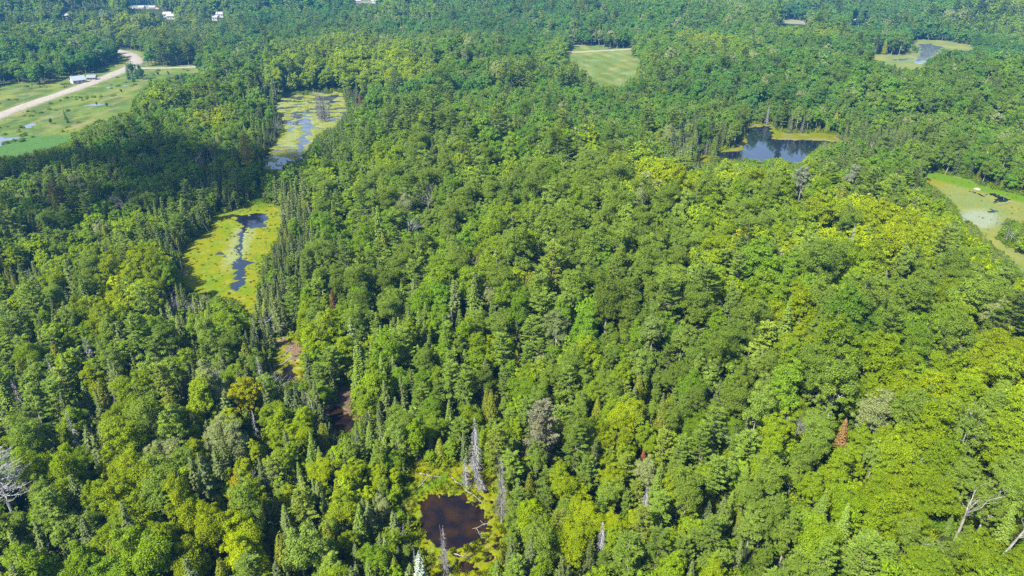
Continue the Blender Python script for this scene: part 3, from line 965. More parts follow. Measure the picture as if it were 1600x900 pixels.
def c_meadow(x, y, z):
    u, v = upix(x, y)
    n = fbm(x / 22, y / 35, 70); n2 = fbm(x / 6, y / 9, 80, 3)
    c = mixc(np.array([0.07, 0.11, 0.015]), np.array([0.13, 0.14, 0.025]), (n - 0.4) * 2.5)
    c = mixc(c, np.array([0.045, 0.075, 0.015]), smooth(0.48, 0.62, n2) * 0.8)
    c = mixc(c, np.array([0.15, 0.13, 0.06]), smooth(0.60, 0.7, fbm(x / 4, y / 12, 89, 3)) * 0.6)
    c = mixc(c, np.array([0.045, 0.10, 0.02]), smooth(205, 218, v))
    return mixc(c, np.array([0.17, 0.16, 0.06]), smooth(10, 5, line_dist(x, y, ROADW)) * 0.5)


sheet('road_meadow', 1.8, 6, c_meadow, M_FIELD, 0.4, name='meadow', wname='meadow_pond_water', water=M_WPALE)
for k in ('sand_pit', 'far_clearing', 'north_clearing'):
    sheet(k, 6.0, 6, lambda x, y, z: mixc(np.array([0.16, 0.16, 0.09]), np.array([0.10, 0.13, 0.04]), (fbm(x / 20, y / 20, 5) - 0.5) * 3), M_FIELD, 0.3, name=('sandy_clearing' if k == 'sand_pit' else 'pale_clearing'))


def ribbon(name, W, width, z, mat, crown=0.12):
    # resample
    seg = np.r_[0, np.cumsum(np.hypot(*np.diff(W, axis=0).T))]
    s = np.arange(0, seg[-1], 4.0)
    x = np.interp(s, seg, W[:, 0]); y = np.interp(s, seg, W[:, 1])
    for _ in range(4):
        x[1:-1] = (x[:-2] + 2 * x[1:-1] + x[2:]) / 4; y[1:-1] = (y[:-2] + 2 * y[1:-1] + y[2:]) / 4
    dx, dy = np.gradient(x), np.gradient(y)
    L = np.hypot(dx, dy); nx, ny = -dy / L, dx / L
    prof = [(-1.6, -0.8), (-1.08, -0.05), (-1, 0), (-0.45, crown), (0.45, crown), (1, 0), (1.08, -0.05), (1.6, -0.8)]
    V = []
    wv = width / 2 * (1 + 0.06 * np.sin(s / 9.0) + 0.05 * np.sin(s / 4.1))
    for k, (o, h) in enumerate(prof):
        V.append(np.stack([x + nx * o * wv, y + ny * o * wv, np.full(len(x), z + h)], 1))
    V = np.stack(V, 1).reshape(-1, 3); k = len(prof)
    i = np.arange(len(x) - 1)[:, None] * k + np.arange(k - 1)[None, :]
    Q = np.stack([i, i + 1, i + k + 1, i + k], -1).reshape(-1, 4)
    return add_obj(name, mesh_from(name, V, Q, [mat], smooth_=True), kind='structure')


ribbon('gravel_road', ROADW, 8.0, 0.75, M_ROAD)
ribbon('side_road', LANEW, 4.5, 0.70, M_ROAD)
ribbon('farm_track', FLANEW, 3.6, 0.72, M_ROAD)

# ------------------------------------------------------------------ where each kind of tree grows
KINDS = ['maple_tree', 'aspen_tree', 'birch_tree', 'spruce_tree', 'fir_tree', 'pine_tree', 'cedar_tree', 'dead_tree']
YG, GR, OL, BG, DK = (np.array(c) for c in ((0.192, 0.258, 0.004), (0.092, 0.198, 0.009), (0.120, 0.186, 0.025), (0.062, 0.160, 0.034), (0.030, 0.080, 0.026)))


def ell(u, v, cu, cv, ru, rv):
    return np.clip(1.4 - np.hypot((u - cu) / ru, (v - cv) / rv), 0, 1)


def zone(u, v, x, y):
    """weights of the tree kinds, and how yellow / olive / blue the broadleaves are"""
    n = len(u)
    W = np.tile(np.array([0.42, 0.16, 0.06, 0.12, 0.06, 0.08, 0.06, 0.012]), (n, 1))
    yel = np.full(n, 0.40); oli = np.full(n, 0.35); blu = np.full(n, 0.10)

    def put(m, wts, ye=None, ol=None, bl=None):
        nonlocal W, yel, oli, blu
        W = W * (1 - m[:, None]) + np.array(wts) * m[:, None]
        if ye is not None: yel = yel * (1 - m) + ye * m
        if ol is not None: oli = oli * (1 - m) + ol * m
        if bl is not None: blu = blu * (1 - m) + bl * m
    # far: greener and mixed
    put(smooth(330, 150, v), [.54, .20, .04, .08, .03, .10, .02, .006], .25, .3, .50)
    # right hand hill of yellow-green hardwoods
    m = in_poly(u, v, [(900, 215), (1010, 225), (1120, 245), (1300, 250), (1440, 290), (1640, 430), (1640, 940), (1270, 940), (1170, 640), (1230, 520), (1060, 460), (1060, 330), (900, 260)]).astype(float)
    put(m, [.76, .14, .03, .0, .015, .035, .0, .02], .78, .25, .0)
    m = in_poly(u, v, [(480, 230), (900, 215), (1060, 330), (1090, 470), (900, 590), (640, 480), (500, 460)]).astype(float)
    put(m, [.54, .26, .05, .03, .03, .05, .03, .01], .45, .4, .05)
    # olive aspen stands
    for e in [(870, 290, 110, 60), (960, 370, 120, 70), (1060, 330, 50, 30), (1230, 325, 95, 26), (1250, 410, 70, 30), (1100, 520, 110, 70), (1190, 560, 60, 50), (1390, 480, 120, 50), (1300, 560, 50, 40), (1450, 420, 60, 26),
              (1340, 620, 40, 30), (740, 300, 60, 40), (640, 290, 60, 40), (1500, 870, 45, 40), (1230, 800, 50, 60), (100, 690, 50, 40)]:
        put(ell(u, v, *e), [.18, .68, .08, .0, .0, .04, .0, .02], .2, .85, .1)
    # left side
    m = in_poly(u, v, [(-60, 330), (250, 280), (290, 400), (300, 460), (400, 560), (420, 940), (-60, 940)]).astype(float)
    put(m, [.42, .10, .05, .20, .07, .08, .07, .02], .60, .3, .05)
    # mixed conifer bottom
    m = in_poly(u, v, [(400, 560), (640, 480), (860, 600), (1180, 620), (1180, 940), (400, 940)]).astype(float)
    put(m, [.50, .10, .04, .12, .07, .09, .06, .015], .60, .2, .0)
    for e in [(600, 780, 70, 130), (800, 740, 45, 120), (720, 690, 80, 45), (420, 800, 50, 80), (560, 620, 40, 40)]:
        put(ell(u, v, *e), [.22, .05, .03, .42, .12, .03, .11, .02], .5, .2, .0)
    # pine groups
    for e in [(820, 500, 60, 40), (1150, 385, 30, 30), (1060, 690, 110, 60), (1120, 780, 60, 70), (570, 395, 50, 40), (240, 740, 60, 40), (70, 740, 50, 60), (10, 500, 45, 60), (85, 310, 30, 30),
              (1370, 820, 70, 45), (700, 560, 50, 40), (980, 800, 50, 50), (660, 190, 70, 30), (300, 60, 80, 30), (40, 600, 50, 30)]:
        put(ell(u, v, *e), [.14, .06, .02, .04, .05, .66, .02, .01], .5, .3, .0)
    # spruce along the wet ground
    for e in [(365, 275, 60, 45), (455, 310, 34, 60), (450, 400, 30, 60), (415, 480, 40, 50), (275, 400, 32, 70), (320, 330, 40, 40), (250, 470, 40, 40), (1110, 205, 70, 26), (1250, 188, 110, 20), (1400, 200, 60, 30),
              (1560, 275, 80, 30), (1590, 375, 40, 35), (1430, 262, 20, 20), (1310, 245, 30, 14), (90, 250, 120, 30), (420, 200, 30, 50), (480, 130, 90, 14), (520, 220, 26, 20), (470, 560, 60, 50), (300, 560, 50, 30), (1560, 330, 60, 20)]:
        put(ell(u, v, *e), [.07, .03, .04, .66, .09, .02, .04, .05], .25, .4, .1)
    # grey dead edges
    for e in [(1075, 222, 45, 22), (1235, 192, 60, 12), (470, 135, 60, 12), (432, 185, 12, 40), (275, 440, 22, 30), (440, 385, 8, 30), (545, 145, 20, 10), (90, 175, 60, 12), (1600, 345, 30, 14), (420, 550, 20, 20), (1170, 190, 20, 14)]:
        put(ell(u, v, *e), [.03, .02, .05, .35, .02, .0, .0, .53], .2, .5, .1)
    # bright hardwood streaks
    for e in [(1390, 330, 120, 40), (1020, 270, 90, 26), (1480, 360, 60, 40), (1500, 600, 90, 60), (1400, 700, 120, 50), (760, 500, 40, 30), (490, 480, 60, 40), (950, 740, 90, 50), (50, 700, 60, 50), (1120, 60, 60, 12), (1300, 52, 50, 10),
              (620, 105, 90, 20), (330, 170, 45, 14), (170, 300, 50, 30), (600, 700, 60, 40), (200, 440, 60, 60), (330, 830, 80, 60), (1240, 470, 40, 25)]:
        put(ell(u, v, *e), [.84, .06, .02, .0, .02, .03, .02, .005], .95, .05, .0)
    # cloud shade also put into the leaf colours: cooler, darker kinds beneath the cloud
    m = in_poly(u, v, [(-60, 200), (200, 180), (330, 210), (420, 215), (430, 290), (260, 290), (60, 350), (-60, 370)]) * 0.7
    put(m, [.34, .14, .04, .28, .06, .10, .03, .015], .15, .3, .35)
    return W, yel, oli, blu


def tint_for(kind, yel, oli, blu, q, r):
    """leaf colour of one tree: arrays"""
    n = len(kind)
    yl = np.clip(yel + (r[:, 0] - 0.5) * 0.9, 0, 1)[:, None]
    ol = np.clip(oli + (r[:, 1] - 0.5) * 0.5, 0, 1)[:, None]
    bl = np.clip(blu + (r[:, 2] - 0.5) * 0.35, 0, 1)[:, None]
    broad = GR * (1 - yl) + YG * yl
    broad = broad * (1 - ol * 0.55) + OL * ol * 0.55
    broad = broad * (1 - bl) + BG * bl
    asp = OL * (0.85 + 0.35 * yl); asp = asp * (1 - bl * .6) + BG * bl * .6
    bir = OL * 1.05 + np.array([0.012, 0.02, 0.01])
    spr = np.array([0.078, 0.108, 0.028]) * (0.7 + 0.7 * r[:, 1:2]) + np.array([0.0, 0.006, 0.012]) * r[:, 2:3]
    fir = np.array([0.090, 0.145, 0.020]) * (0.8 + 0.5 * r[:, 1:2])
    pin = np.array([0.100, 0.165, 0.020]) * (0.8 + 0.5 * r[:, 1:2]) + np.array([0.03, 0.02, 0.0]) * (r[:, 0:1] > 0.8)
    ced = np.array([0.14, 0.175, 0.015]) * (0.75 + 0.5 * r[:, 1:2])
    tab = [broad, asp, np.broadcast_to(bir, broad.shape), spr, fir, pin, ced, np.full((n, 3), 0.3)]
    out = np.zeros((n, 3))
    for k in range(8):
        m = kind == k
        out[m] = tab[k][m]
    out *= (0.80 + 0.40 * r[:, 3:4])
    # a few turning or pale trees
    t = (r[:, 4] > 0.9995) & (kind <= 2)
    out[t] = np.array([0.25, 0.26, 0.005])
    t = (r[:, 4] < 0.03) & (kind <= 1)
    out[t] = np.array([0.19, 0.24, 0.10])
    return out


OPENP = [np.array(p, float) for p in OPEN.values()]


def blocks(x, y, zg, H, R, broad):
    """does a tree hide part of an open place?"""
    hit = np.zeros(len(x), bool)
    d = np.hypot(x, y); ux, uy = y / d, -x / d
    for f in (0.03, 0.12, 0.22, 0.35, 0.48, 0.6, 0.7, 0.8, 0.88, 0.95, 1.0):
        wd = np.where(broad, 0.85 * (1 - max(0, f - 0.7) * 2.2) * (0.15 if f < 0.25 else 1.0), 0.9 * (1 - f))
        for s in (-1, 0, 1):
            u, v = pix(x + ux * s * wd * R, y + uy * s * wd * R, zg + H * f)
            for p in OPENP:
                hit |= in_poly(u, v, p)
    # nor stand before one of the hand placed trees
    for cx, cyy, rr, hd in CLEAR:
        nearer = (d < hd - 0.5)
        idx = np.where(nearer)[0]
        if len(idx):
            hit[idx] |= covers(x[idx], y[idx], zg[idx], H[idx], R[idx], broad[idx], cx, cyy, rr)
    # nor shade the middle of the open wet places
    t = -1.0 / sun_vec.z
    for key, f in (('brown_pond', 0.92), ('moss_pond', 0.80), ('creek_marsh', 0.75), ('log_hollow', 0.7)):
        Wp = OPENW[key]; c = Wp.mean(0); Wp = c + (Wp - c) * f
        near_ = np.where(np.hypot(x - c[0], y - c[1]) < 140)[0]
        if not len(near_):
            continue
        for fz in (0.35, 0.6, 0.8, 0.95):
            h = H[near_] * fz
            for s in (-0.6, 0, 0.6):
                w_ = np.where(broad[near_], 0.7, 1 - fz) * R[near_] * s
                hit[near_] |= in_poly(x[near_] - sun_vec.x / sun_vec.z * h + w_ * 0.7, y[near_] - sun_vec.y / sun_vec.z * h - w_ * 0.7, Wp)
    return hit


CLEAR = []      # (pixel u, v, radius, distance)


def covers(x, y, zg, H, R, broad, cu, cv, rr):
    d = np.hypot(x, y)
    u0, v0 = pix(x, y, zg); u1, v1 = pix(x, y, zg + H)
    s = FPX / np.sqrt(d ** 2 + (CAM_Z - 10) ** 2)
    t = np.clip((cv - v0) / (v1 - v0 - 1e-6), 0, 1.1)
    wd = np.where(broad, np.where(t < 0.25, 0.15, 0.9), 1.0 - t * 0.9) * R * s + rr
    return (cv + rr > v1) & (cv - rr < v0) & (np.abs(cu - u0 - (u1 - u0) * t) < wd)


trees = []      # (kind index, x, y, scale, rot, variant, tint)

# ---- hand placed trees: (pixel of the middle of the tree, its height above ground there)
used_xy = []
HERO = []


def hero(kind, u, v, zmid, scale, tint, label, variant=0, mesh=None, rot=None, tilt=(0, 0), name=None, group=None):
    x, y = ground(u, v, zmid)
    HERO.append(dict(kind=kind, x=float(x), y=float(y), s=scale, tint=tint, label=label, var=variant, mesh=mesh, rot=RNG.uniform(0, 6.28) if rot is None else rot, tilt=tilt, uv=(u, v), group=group))


RUST = (0.22, 0.09, 0.03)
hero('dead_tree', 2, 757, 11, 0.95, None, 'huge bleached dead pine with long curling bare limbs at the left edge', mesh='bigpine')
hero('dead_tree', 1245, 666, 9, 0.62, None, 'pale grey dead tree with a dense mound of bare twigs beside a rust brown tree', mesh='greymound')
hero('fir_tree', 1316, 680, 9, 0.6, (0.20, 0.13, 0.05), 'small rust brown dying tree between bright maples right of a grey dead crown', 1)
hero('pine_tree', 848, 650, 13, 1.0, (0.12, 0.13, 0.085), 'large grey dying pine with thin lichen-coloured crown above the brown pond', 2)
hero('dead_tree', 742, 695, 7, 1.0, None, 'tall white dead spruce with drooping twigs behind the brown pond', mesh='whitespire')
hero('dead_tree', 727, 733, 4, 0.6, None, 'short white dead spruce on the back bank of the brown pond', mesh='whitespire')
hero('dead_tree', 752, 736, 5, 0.7, None, 'leaning pale dead spruce at the back right of the brown pond', mesh='whitespire', tilt=(0, -0.18))
hero('dead_tree', 784, 770, 7, 1.0, None, 'grey dead spruce standing right of the brown pond', mesh='greyspire')
hero('dead_tree', 694, 865, 5, 0.75, None, 'thin grey dead spruce on the moss below the brown pond', mesh='greyspire')
hero('spruce_tree', 655, 880, 6, 0.75, (0.24, 0.30, 0.28), 'small frosty blue-white spruce at the lower left of the brown pond', 3)
hero('dead_tree', 941, 822, 9, 0.8, None, 'white dead spruce spire below the middle pines, right of the brown pond', mesh='whitespire')
hero('dead_tree', 1012, 752, 10, 0.75, None, 'slim grey dead spruce in front of a yellow-green maple', mesh='whitespire')
hero('dead_tree', 1500, 822, 11, 0.7, None, 'white forked snag rising over maples near the lower right corner', mesh='ysnag', tilt=(0, 0.08))
hero('dead_tree', 1568, 858, 10, 0.6, None, 'white leaning snag with crooked limbs at the lower right edge', mesh='leansnag', tilt=(0, 0.35))
hero('dead_tree', 24, 612, 10, 0.9, None, 'grey shaggy dead spruce at the left edge above the bleached pine', mesh='greyspire')
hero('dead_tree', 636, 342, 11, 1.0, None, 'bare white birch skeleton in the upper middle of the forest', 2)
hero('dead_tree', 668, 305, 11, 0.85, None, 'pale bare tree just behind the white birch skeleton', 3)
hero('dead_tree', 190, 303, 12, 0.8, None, 'white bare tree on the edge of the cloud shadow, upper left', 3)
hero('dead_tree', 303, 240, 12, 0.9, None, 'tall white bare tree standing in the dark wood of the cloud shadow', 2)
hero('dead_tree', 217, 250, 12, 0.7, None, 'small white bare tree left of the tall one in the dark wood', 3)
hero('fir_tree', 518, 452, 10, 0.6, (0.09, 0.05, 0.03), 'narrow dark red dying fir right of the moss pond', 2)
hero('cedar_tree', 562, 150, 8, 0.7, (0.13, 0.06, 0.04), 'rust red dead cedar at the right end of the creek marsh', 1)
hero('fir_tree', 1008, 686, 8, 0.4, (0.16, 0.06, 0.03), 'tiny brick red dead fir among dark pines', 1)
hero('pine_tree', 384, 235, 13, 0.95, (0.27, 0.25, 0.05), 'pale yellow pine standing left of the creek marsh', 0)
hero('pine_tree', 82, 296, 16, 0.9, (0.17, 0.16, 0.06), 'tall pine with straw-coloured layered branches at the cloud shadow edge', 3)
hero('birch_tree', 1250, 300, 13, 0.9, (0.17, 0.21, 0.15), 'pale silvery birch on the ridge below the lake', 1)
hero('birch_tree', 1330, 272, 13, 0.9, (0.18, 0.22, 0.16), 'silvery grey birch right of the lake on the ridge', 0)
hero('maple_tree', 380, 590, 12, 0.8, (0.22, 0.25, 0.006), 'bright yellow-green maple left of the log hollow', 0)
hero('maple_tree', 638, 472, 13, 0.45, (0.28, 0.27, 0.01), 'small bright yellow tree among maples right of the moss pond', 2)
hero('maple_tree', 360, 730, 11, 0.5, (0.26, 0.24, 0.01), 'golden yellow young maple in the lower left forest', 5)
hero('birch_tree', 870, 505, 12, 0.9, (0.12, 0.17, 0.06), 'thin-crowned white-trunked birch beside the middle pines', 1)
hero('birch_tree', 1020, 520, 13, 1.0, (0.13, 0.19, 0.05), 'forked birch with visible white trunk in the centre right', 0)
# snags standing in the wet ground (base on the mat)


def snag(u, v, h, label, mesh='pole', tilt=(0, 0), s=None, var=0, kind='dead_tree'):
    x, y = ground(u, v, 0.0)
    HERO.append(dict(kind=kind, x=float(x), y=float(y), s=(h / {'pole': 9., 'greyspire': 14., 'whitespire': 12.}.get(mesh, 13.)), tint=None, label=label, var=var, mesh=mesh, rot=RNG.uniform(0, 6.28), tilt=tilt, uv=(u, v), group=None))


snag(288, 437, 8.5, 'bare grey pole snag at the left edge of the moss pond')
snag(330, 368, 6, 'leaning white pole snag on the upper left bank of the moss pond', 'pole', (0, -0.4))
snag(402, 408, 5, 'leaning dark pole snag at the right side of the moss pond', 'pole', (0.1, -0.5))
snag(416, 390, 5, 'short pole snag by the spruces right of the moss pond')
k = 0
for (u, v, h) in [(500, 190, 15), (504, 192, 17), (508, 191, 15), (512, 189, 12), (515, 187, 9), (498, 187, 16), (503, 186, 13), (509, 186, 14)]:
    snag(u, v, h, ['leftmost front', 'tallest front', 'third front', 'right front', 'shortest far right', 'leftmost back', 'middle back', 'right back'][k] + ' grey dead spruce of the clump standing in the creek marsh', 'greyspire')
    k += 1
snag(1455, 309, 5, 'pale broken snag on the near left shore of the right marsh')
snag(1521, 303, 6, 'thin pale snag standing beside the pale mound in the right marsh')
snag(1537, 308, 6, 'thin pale snag in the middle of the right marsh')
snag(1568, 312, 5, 'thin grey snag in the dark water of the right marsh')
snag(1556, 352, 6, 'grey snag near the lower end of the right marsh')
snag(1593, 392, 9, 'thick white snag at the right edge below the right marsh')
snag(1583, 386, 8, 'leaning white snag at the right edge below the right marsh', 'pole', (0, 0.4))
snag(1459, 262, 10, 'leaning pale snag behind the right marsh', 'pole', (0, 0.25))
snag(1197, 196, 11, 'white dead spruce at the back left of the lake', 'whitespire')
snag(1234, 208, 10, 'bare grey spruce behind the bank of the lake', 'greyspire')
snag(1252, 209, 10, 'bare grey spruce right of its twin behind the lake bank', 'greyspire')
snag(1102, 243, 10, 'grey dead spruce at the left end of the lake', 'greyspire')

for (u, v, kd, vr, sc_, lb) in [(199, 112, 'spruce_tree', 0, 0.9, 'leftmost dark spruce of the clump between gravel road and side road'), (205, 108, 'maple_tree', 0, 0.7, 'rounded maple in the clump between gravel road and side road'),
                         (212, 111, 'spruce_tree', 2, 0.85, 'spruce in the middle of the roadside clump'), (219, 112, 'maple_tree', 3, 0.65, 'right-hand maple of the roadside clump'), (206, 116, 'spruce_tree', 3, 0.9, 'front spruce of the roadside clump'),
                         (276, 116, 'maple_tree', 2, 0.4, 'lone small round bush tree in the meadow below the side road')]:
    hero(kd, u, v, 6, sc_, (0.06, 0.14, 0.05), lb, vr)
for (u, v, kd, vr, sc_, lb) in [(84, 180, 'dead_tree', 3, 0.35, 'small grey bare tree at the left of the thicket in the meadow'), (92, 174, 'dead_tree', 2, 0.35, 'small grey bare forked tree in the meadow thicket'), (101, 180, 'spruce_tree', 1, 0.5, 'small dark spruce in the meadow thicket'),
                         (110, 176, 'dead_tree', 3, 0.4, 'small grey bare tree at the right of the meadow thicket'), (104, 185, 'spruce_tree', 3, 0.5, 'front spruce of the meadow thicket'), (78, 186, 'maple_tree', 0, 0.25, 'low round bush tree at the near side of the meadow thicket'),
                         (150, 158, 'maple_tree', 2, 0.2, 'low bush by the dark ditch in the meadow'), (166, 160, 'maple_tree', 0, 0.2, 'second low bush by the dark ditch in the meadow'), (188, 138, 'maple_tree', 4, 0.22, 'low bush beside the small meadow pool'),
                         (246, 112, 'maple_tree', 1, 0.22, 'low bush just below the side road'), (262, 111, 'maple_tree', 5, 0.25, 'upright bush below the side road, right of another')]:
    hero(kd, u, v, 3, sc_, (0.06, 0.12, 0.03) if kd != 'dead_tree' else None, lb, vr)
for h in HERO:
    used_xy.append((h['x'], h['y'], 1.6 if h['kind'] in ('dead_tree', 'spruce_tree', 'cedar_tree', 'birch_tree') else PROTO[h['kind']][h['var']]['R'] * h['s']))

far_h = [(104, 9, 'tan', 'far tan house at the left end of the distant clearing row'), (118, 8, 'w', 'far white house beside the tan one at the top left'), (128, 7, 'w', 'far white house third along the distant row at top left'),
         (142, 9, 'b', 'far brown-roofed house in the middle of the distant row'), (158, 8, 'w', 'wide pale far house in the distant row at top left'), (172, 12, 'b', 'far reddish house below the distant row at top left'),
         (206, 14, 'w', 'far white house at the left end of the sandy clearing'), (222, 11, 'tan', 'far tan house on the sandy clearing'), (238, 11, 'w', 'far white house in the middle of the sandy clearing'), (248, 15, 'b', 'far brown house at the right end of the sandy clearing'),
         (262, 22, 'w', 'lone white house in the woods below the sandy clearing'), (268, 25, 'w', 'second white house just right of the lone one in the woods'), (335, 27, 'w', 'white house among far woods, upper left of middle'), (103, 24, 'tan', 'small tan house half hidden in dark far woods'),
         (345, 22, 'w', 'pale house behind the white one in far woods'), (560, 1, 'w', 'far white building at the left of the top edge clearing'), (585, 1, 'w', 'long far white building right of the other at the top edge'), (1335, 32, 'w', 'tiny white house in far woods, upper right'), (1352, 30, 'w', 'tiny pale house right of the other in upper right woods')]
BIGR = {'bigpine': 38, 'greymound': 14, 'whitespire': 9, 'greyspire': 9, 'pole': 3, 'ysnag': 9, 'leansnag': 9}
for h in HERO:
    D = math.hypot(h['x'], h['y'])
    CLEAR.append((h['uv'][0], h['uv'][1], BIGR.get(h['mesh'], 14 if D < 250 else 8), D))
for (u_, v_, c_, lb) in far_h:
    xx, yy = ground(u_, v_ + 2, 12.0)
    CLEAR.append((u_, v_ + 1, 4.0, math.hypot(float(xx), float(yy)) + 60))
CLEAR.append((122, 126, 6.0, math.hypot(*[float(q) for q in ground(122, 127)]))); CLEAR.append((144, 123, 4.0, math.hypot(*[float(q) for q in ground(144, 123)])))
# ---- the forest near the camera: dart throwing
RMAX = np.array([4.7, 3.9, 3.0, 1.85, 2.4, 4.2, 2.0, 2.3])
cell = 8.0
table = {}


def near_clash(x, y, r, f):
    i, j = int(x // cell), int(y // cell)
    for a in (i - 1, i, i + 1):
        for b in (j - 1, j, j + 1):
            for (p, q, s) in table.get((a, b), ()):
                lim = f * (r + s)
                if (p - x) ** 2 + (q - y) ** 2 < lim * lim:
                    return True
    return False


def put_in(x, y, r):
    table.setdefault((int(x // cell), int(y // cell)), []).append((x, y, r))


for a in used_xy:
    put_in(*a)
SPLIT = 430.0
TW = 0.80       # half width of the modelled wedge per metre of depth
cand = []
for (smul, n, f) in ((1.0, 40000, 0.66), (0.75, 40000, 0.60), (0.5, 46000, 0.58)):
    y = 38 + (SPLIT + 20 - 38) * np.sqrt(RNG.random(n)); x = (RNG.random(n) * 2 - 1) * (TW * y + 25)
    keep = np.hypot(x, y) < SPLIT
    x, y = x[keep], y[keep]; n = len(x)
    od = open_dist(x, y)
    zg = np.maximum(terrain(x, y, od), 0.0)
    u, v = pix(x, y, zg + 12)
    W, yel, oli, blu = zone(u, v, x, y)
    W = np.clip(W, 0, 1)
    for k in range(8):      # kinds stand together
        W[:, k] *= np.exp(5.0 * (fbm(x / 17 + 7.7 * k, y / 17, 200 + k, 2) - 0.5))
    W /= W.sum(1, keepdims=True)
    kind = (RNG.random((n, 1)) > np.cumsum(W, 1)).sum(1).clip(0, 7)
    r = RNG.random((n, 6))
    # neighbours share a hue: patches
    r[:, 0] = 0.5 * r[:, 0] + 0.5 * smooth(.3, .7, fbm(x / 20, y / 20, 51, 2)); r[:, 3] = 0.5 * r[:, 3] + 0.5 * smooth(.3, .7, fbm(x / 13, y / 13, 52, 2)); r[:, 1] = 0.5 * r[:, 1] + 0.5 * smooth(.3, .7, fbm(x / 16, y / 16, 53, 2))
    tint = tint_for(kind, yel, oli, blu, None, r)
    nv = np.array([len(PROTO[k]) for k in KINDS])
    var = (RNG.random(n) * nv[kind]).astype(int)
    ridge = in_poly(u, v, [(560, 150), (1120, 200), (1300, 250), (1440, 290), (1640, 430), (1640, 700), (1270, 640), (700, 470), (560, 330)])
    scl = smul * np.where(ridge, 1.0, 0.73) * RNG.uniform(0.8, 1.18, n) * (0.86 + 0.3 * smooth(.3, .7, fbm(x / 26, y / 26, 58, 2)))
    Hs = np.array([[PROTO[k][min(j, len(PROTO[k]) - 1)]['H'] for j in range(6)] for k in KINDS])[kind, var]
    Rs = np.array([[PROTO[k][min(j, len(PROTO[k]) - 1)]['R'] for j in range(6)] for k in KINDS])[kind, var]
    broad = np.isin(kind, (0, 1, 2, 5, 7))
    # shrink what would stand in front of an open place
    ok = od > 0.8
    bl = blocks(x, y, zg, Hs * scl, Rs * scl, broad)
    for s2 in (0.72, 0.5, 0.34):
        t = bl & ok
        if t.any():
            scl[t] *= s2 / (scl[t] / smul) if False else 0.7
            b2 = blocks(x[t], y[t], zg[t], Hs[t] * scl[t], Rs[t] * scl[t], broad[t])
            bl[np.where(t)[0][~b2]] = False
    ok &= ~bl
    for i in np.where(ok)[0]:
        rr = Rs[i] * scl[i]
        if kind[i] == 7:
            if var[i] >= 2: scl[i] *= 0.75; Hs[i] *= 1; 
            rr = 1.5 * scl[i]
        if not near_clash(x[i], y[i], rr, f):
            put_in(x[i], y[i], rr)
            trees.append((kind[i], x[i], y[i], zg[i], scl[i], RNG.uniform(0, 6.283), var[i], tint[i], Hs[i] * scl[i], Rs[i] * scl[i]))

# ---- the forest farther off: jittered grid
FAR = []
for (r0, r1, st) in ((SPLIT, 900, 6.4), (900, 1500, 8.4), (1500, 2600, 11.5)):
    ys = np.arange(r0 * 0.6, r1, st); xs = np.arange(-TW * r1 - 30, TW * r1 + 30, st)
    X, Y = np.meshgrid(xs, ys); X = X.ravel(); Y = Y.ravel()
    X = X + RNG.uniform(-.5, .5, len(X)) * st * 0.95; Y = Y + RNG.uniform(-.5, .5, len(X)) * st * 0.95
    rr = np.hypot(X, Y)
    k = (rr >= r0) & (rr < r1) & (np.abs(X) < TW * Y + 30)
    X, Y = X[k], Y[k]; n = len(X)
    od = open_dist(X, Y); zg = np.maximum(terrain(X, Y, od), 0.0)
    u, v = pix(X, Y, zg + 12)
    W, yel, oli, blu = zone(u, v, X, Y)
    # stands: kinds gather
    g_ = (fbm(X / 130, Y / 190, 301, 3) - 0.5) * 2.6
    yel = np.clip(yel + g_, 0, 1); blu = np.clip(blu - g_ * 0.8, 0, 1)
    W[:, 3] *= 0.3 + 2.6 * smooth(0.5, 0.68, fbm(X / 70, Y / 70, 55, 2)); W[:, 5] *= 0.4 + 2.2 * smooth(0.5, 0.68, fbm(X / 60, Y / 60, 56, 2)); W[:, 1] *= 0.3 + 2.2 * smooth(0.45, 0.6, fbm(X / 60, Y / 60, 57, 2))
    W /= W.sum(1, keepdims=True)
    kind = (RNG.random((n, 1)) > np.cumsum(W, 1)).sum(1).clip(0, 7)
    r = RNG.random((n, 6))
    r[:, 0] = 0.5 * r[:, 0] + 0.5 * smooth(.3, .7, fbm(X / 40, Y / 50, 51, 2)); r[:, 3] = 0.5 * r[:, 3] + 0.5 * smooth(.3, .7, fbm(X / 30, Y / 50, 52, 2))
    tint = tint_for(kind, yel, oli, blu, None, r)
    nv = np.array([len(PROTO[k]) for k in KINDS]); var = (RNG.random(n) * nv[kind]).astype(int)
    Hs = np.array([[PROTO[k][min(j, len(PROTO[k]) - 1)]['H'] for j in range(6)] for k in KINDS])[kind, var]
    Rs = np.array([[PROTO[k][min(j, len(PROTO[k]) - 1)]['R'] for j in range(6)] for k in KINDS])[kind, var]
    scl = RNG.uniform(0.85, 1.25, n) * (0.96 if r0 < 800 else 1.15 if r0 < 1400 else 1.4) * (0.85 + 0.35 * smooth(.3, .7, fbm(X / 45, Y / 60, 59, 2)))
    broad = np.isin(kind, (0, 1, 2, 5, 7))
    ok = (od > 1.0) & (line_dist(X, Y, ROADW) > 12) & (line_dist(X, Y, LANEW) > 7) & (line_dist(X, Y, FLANEW) > 6)
    bl = blocks(X, Y, zg, Hs * scl, Rs * scl, broad)
    for _ in range(3):
        t = bl & ok
        scl[t] *= 0.68
        b2 = blocks(X[t], Y[t], zg[t], Hs[t] * scl[t], Rs[t] * scl[t], broad[t])
        bl[np.where(t)[0][~b2]] = False
    ok &= ~bl
    for i in np.where(ok)[0]:
        FAR.append((kind[i], X[i], Y[i], zg[i], scl[i], RNG.uniform(0, 6.283), var[i], tint[i], Hs[i] * scl[i], Rs[i] * scl[i]))

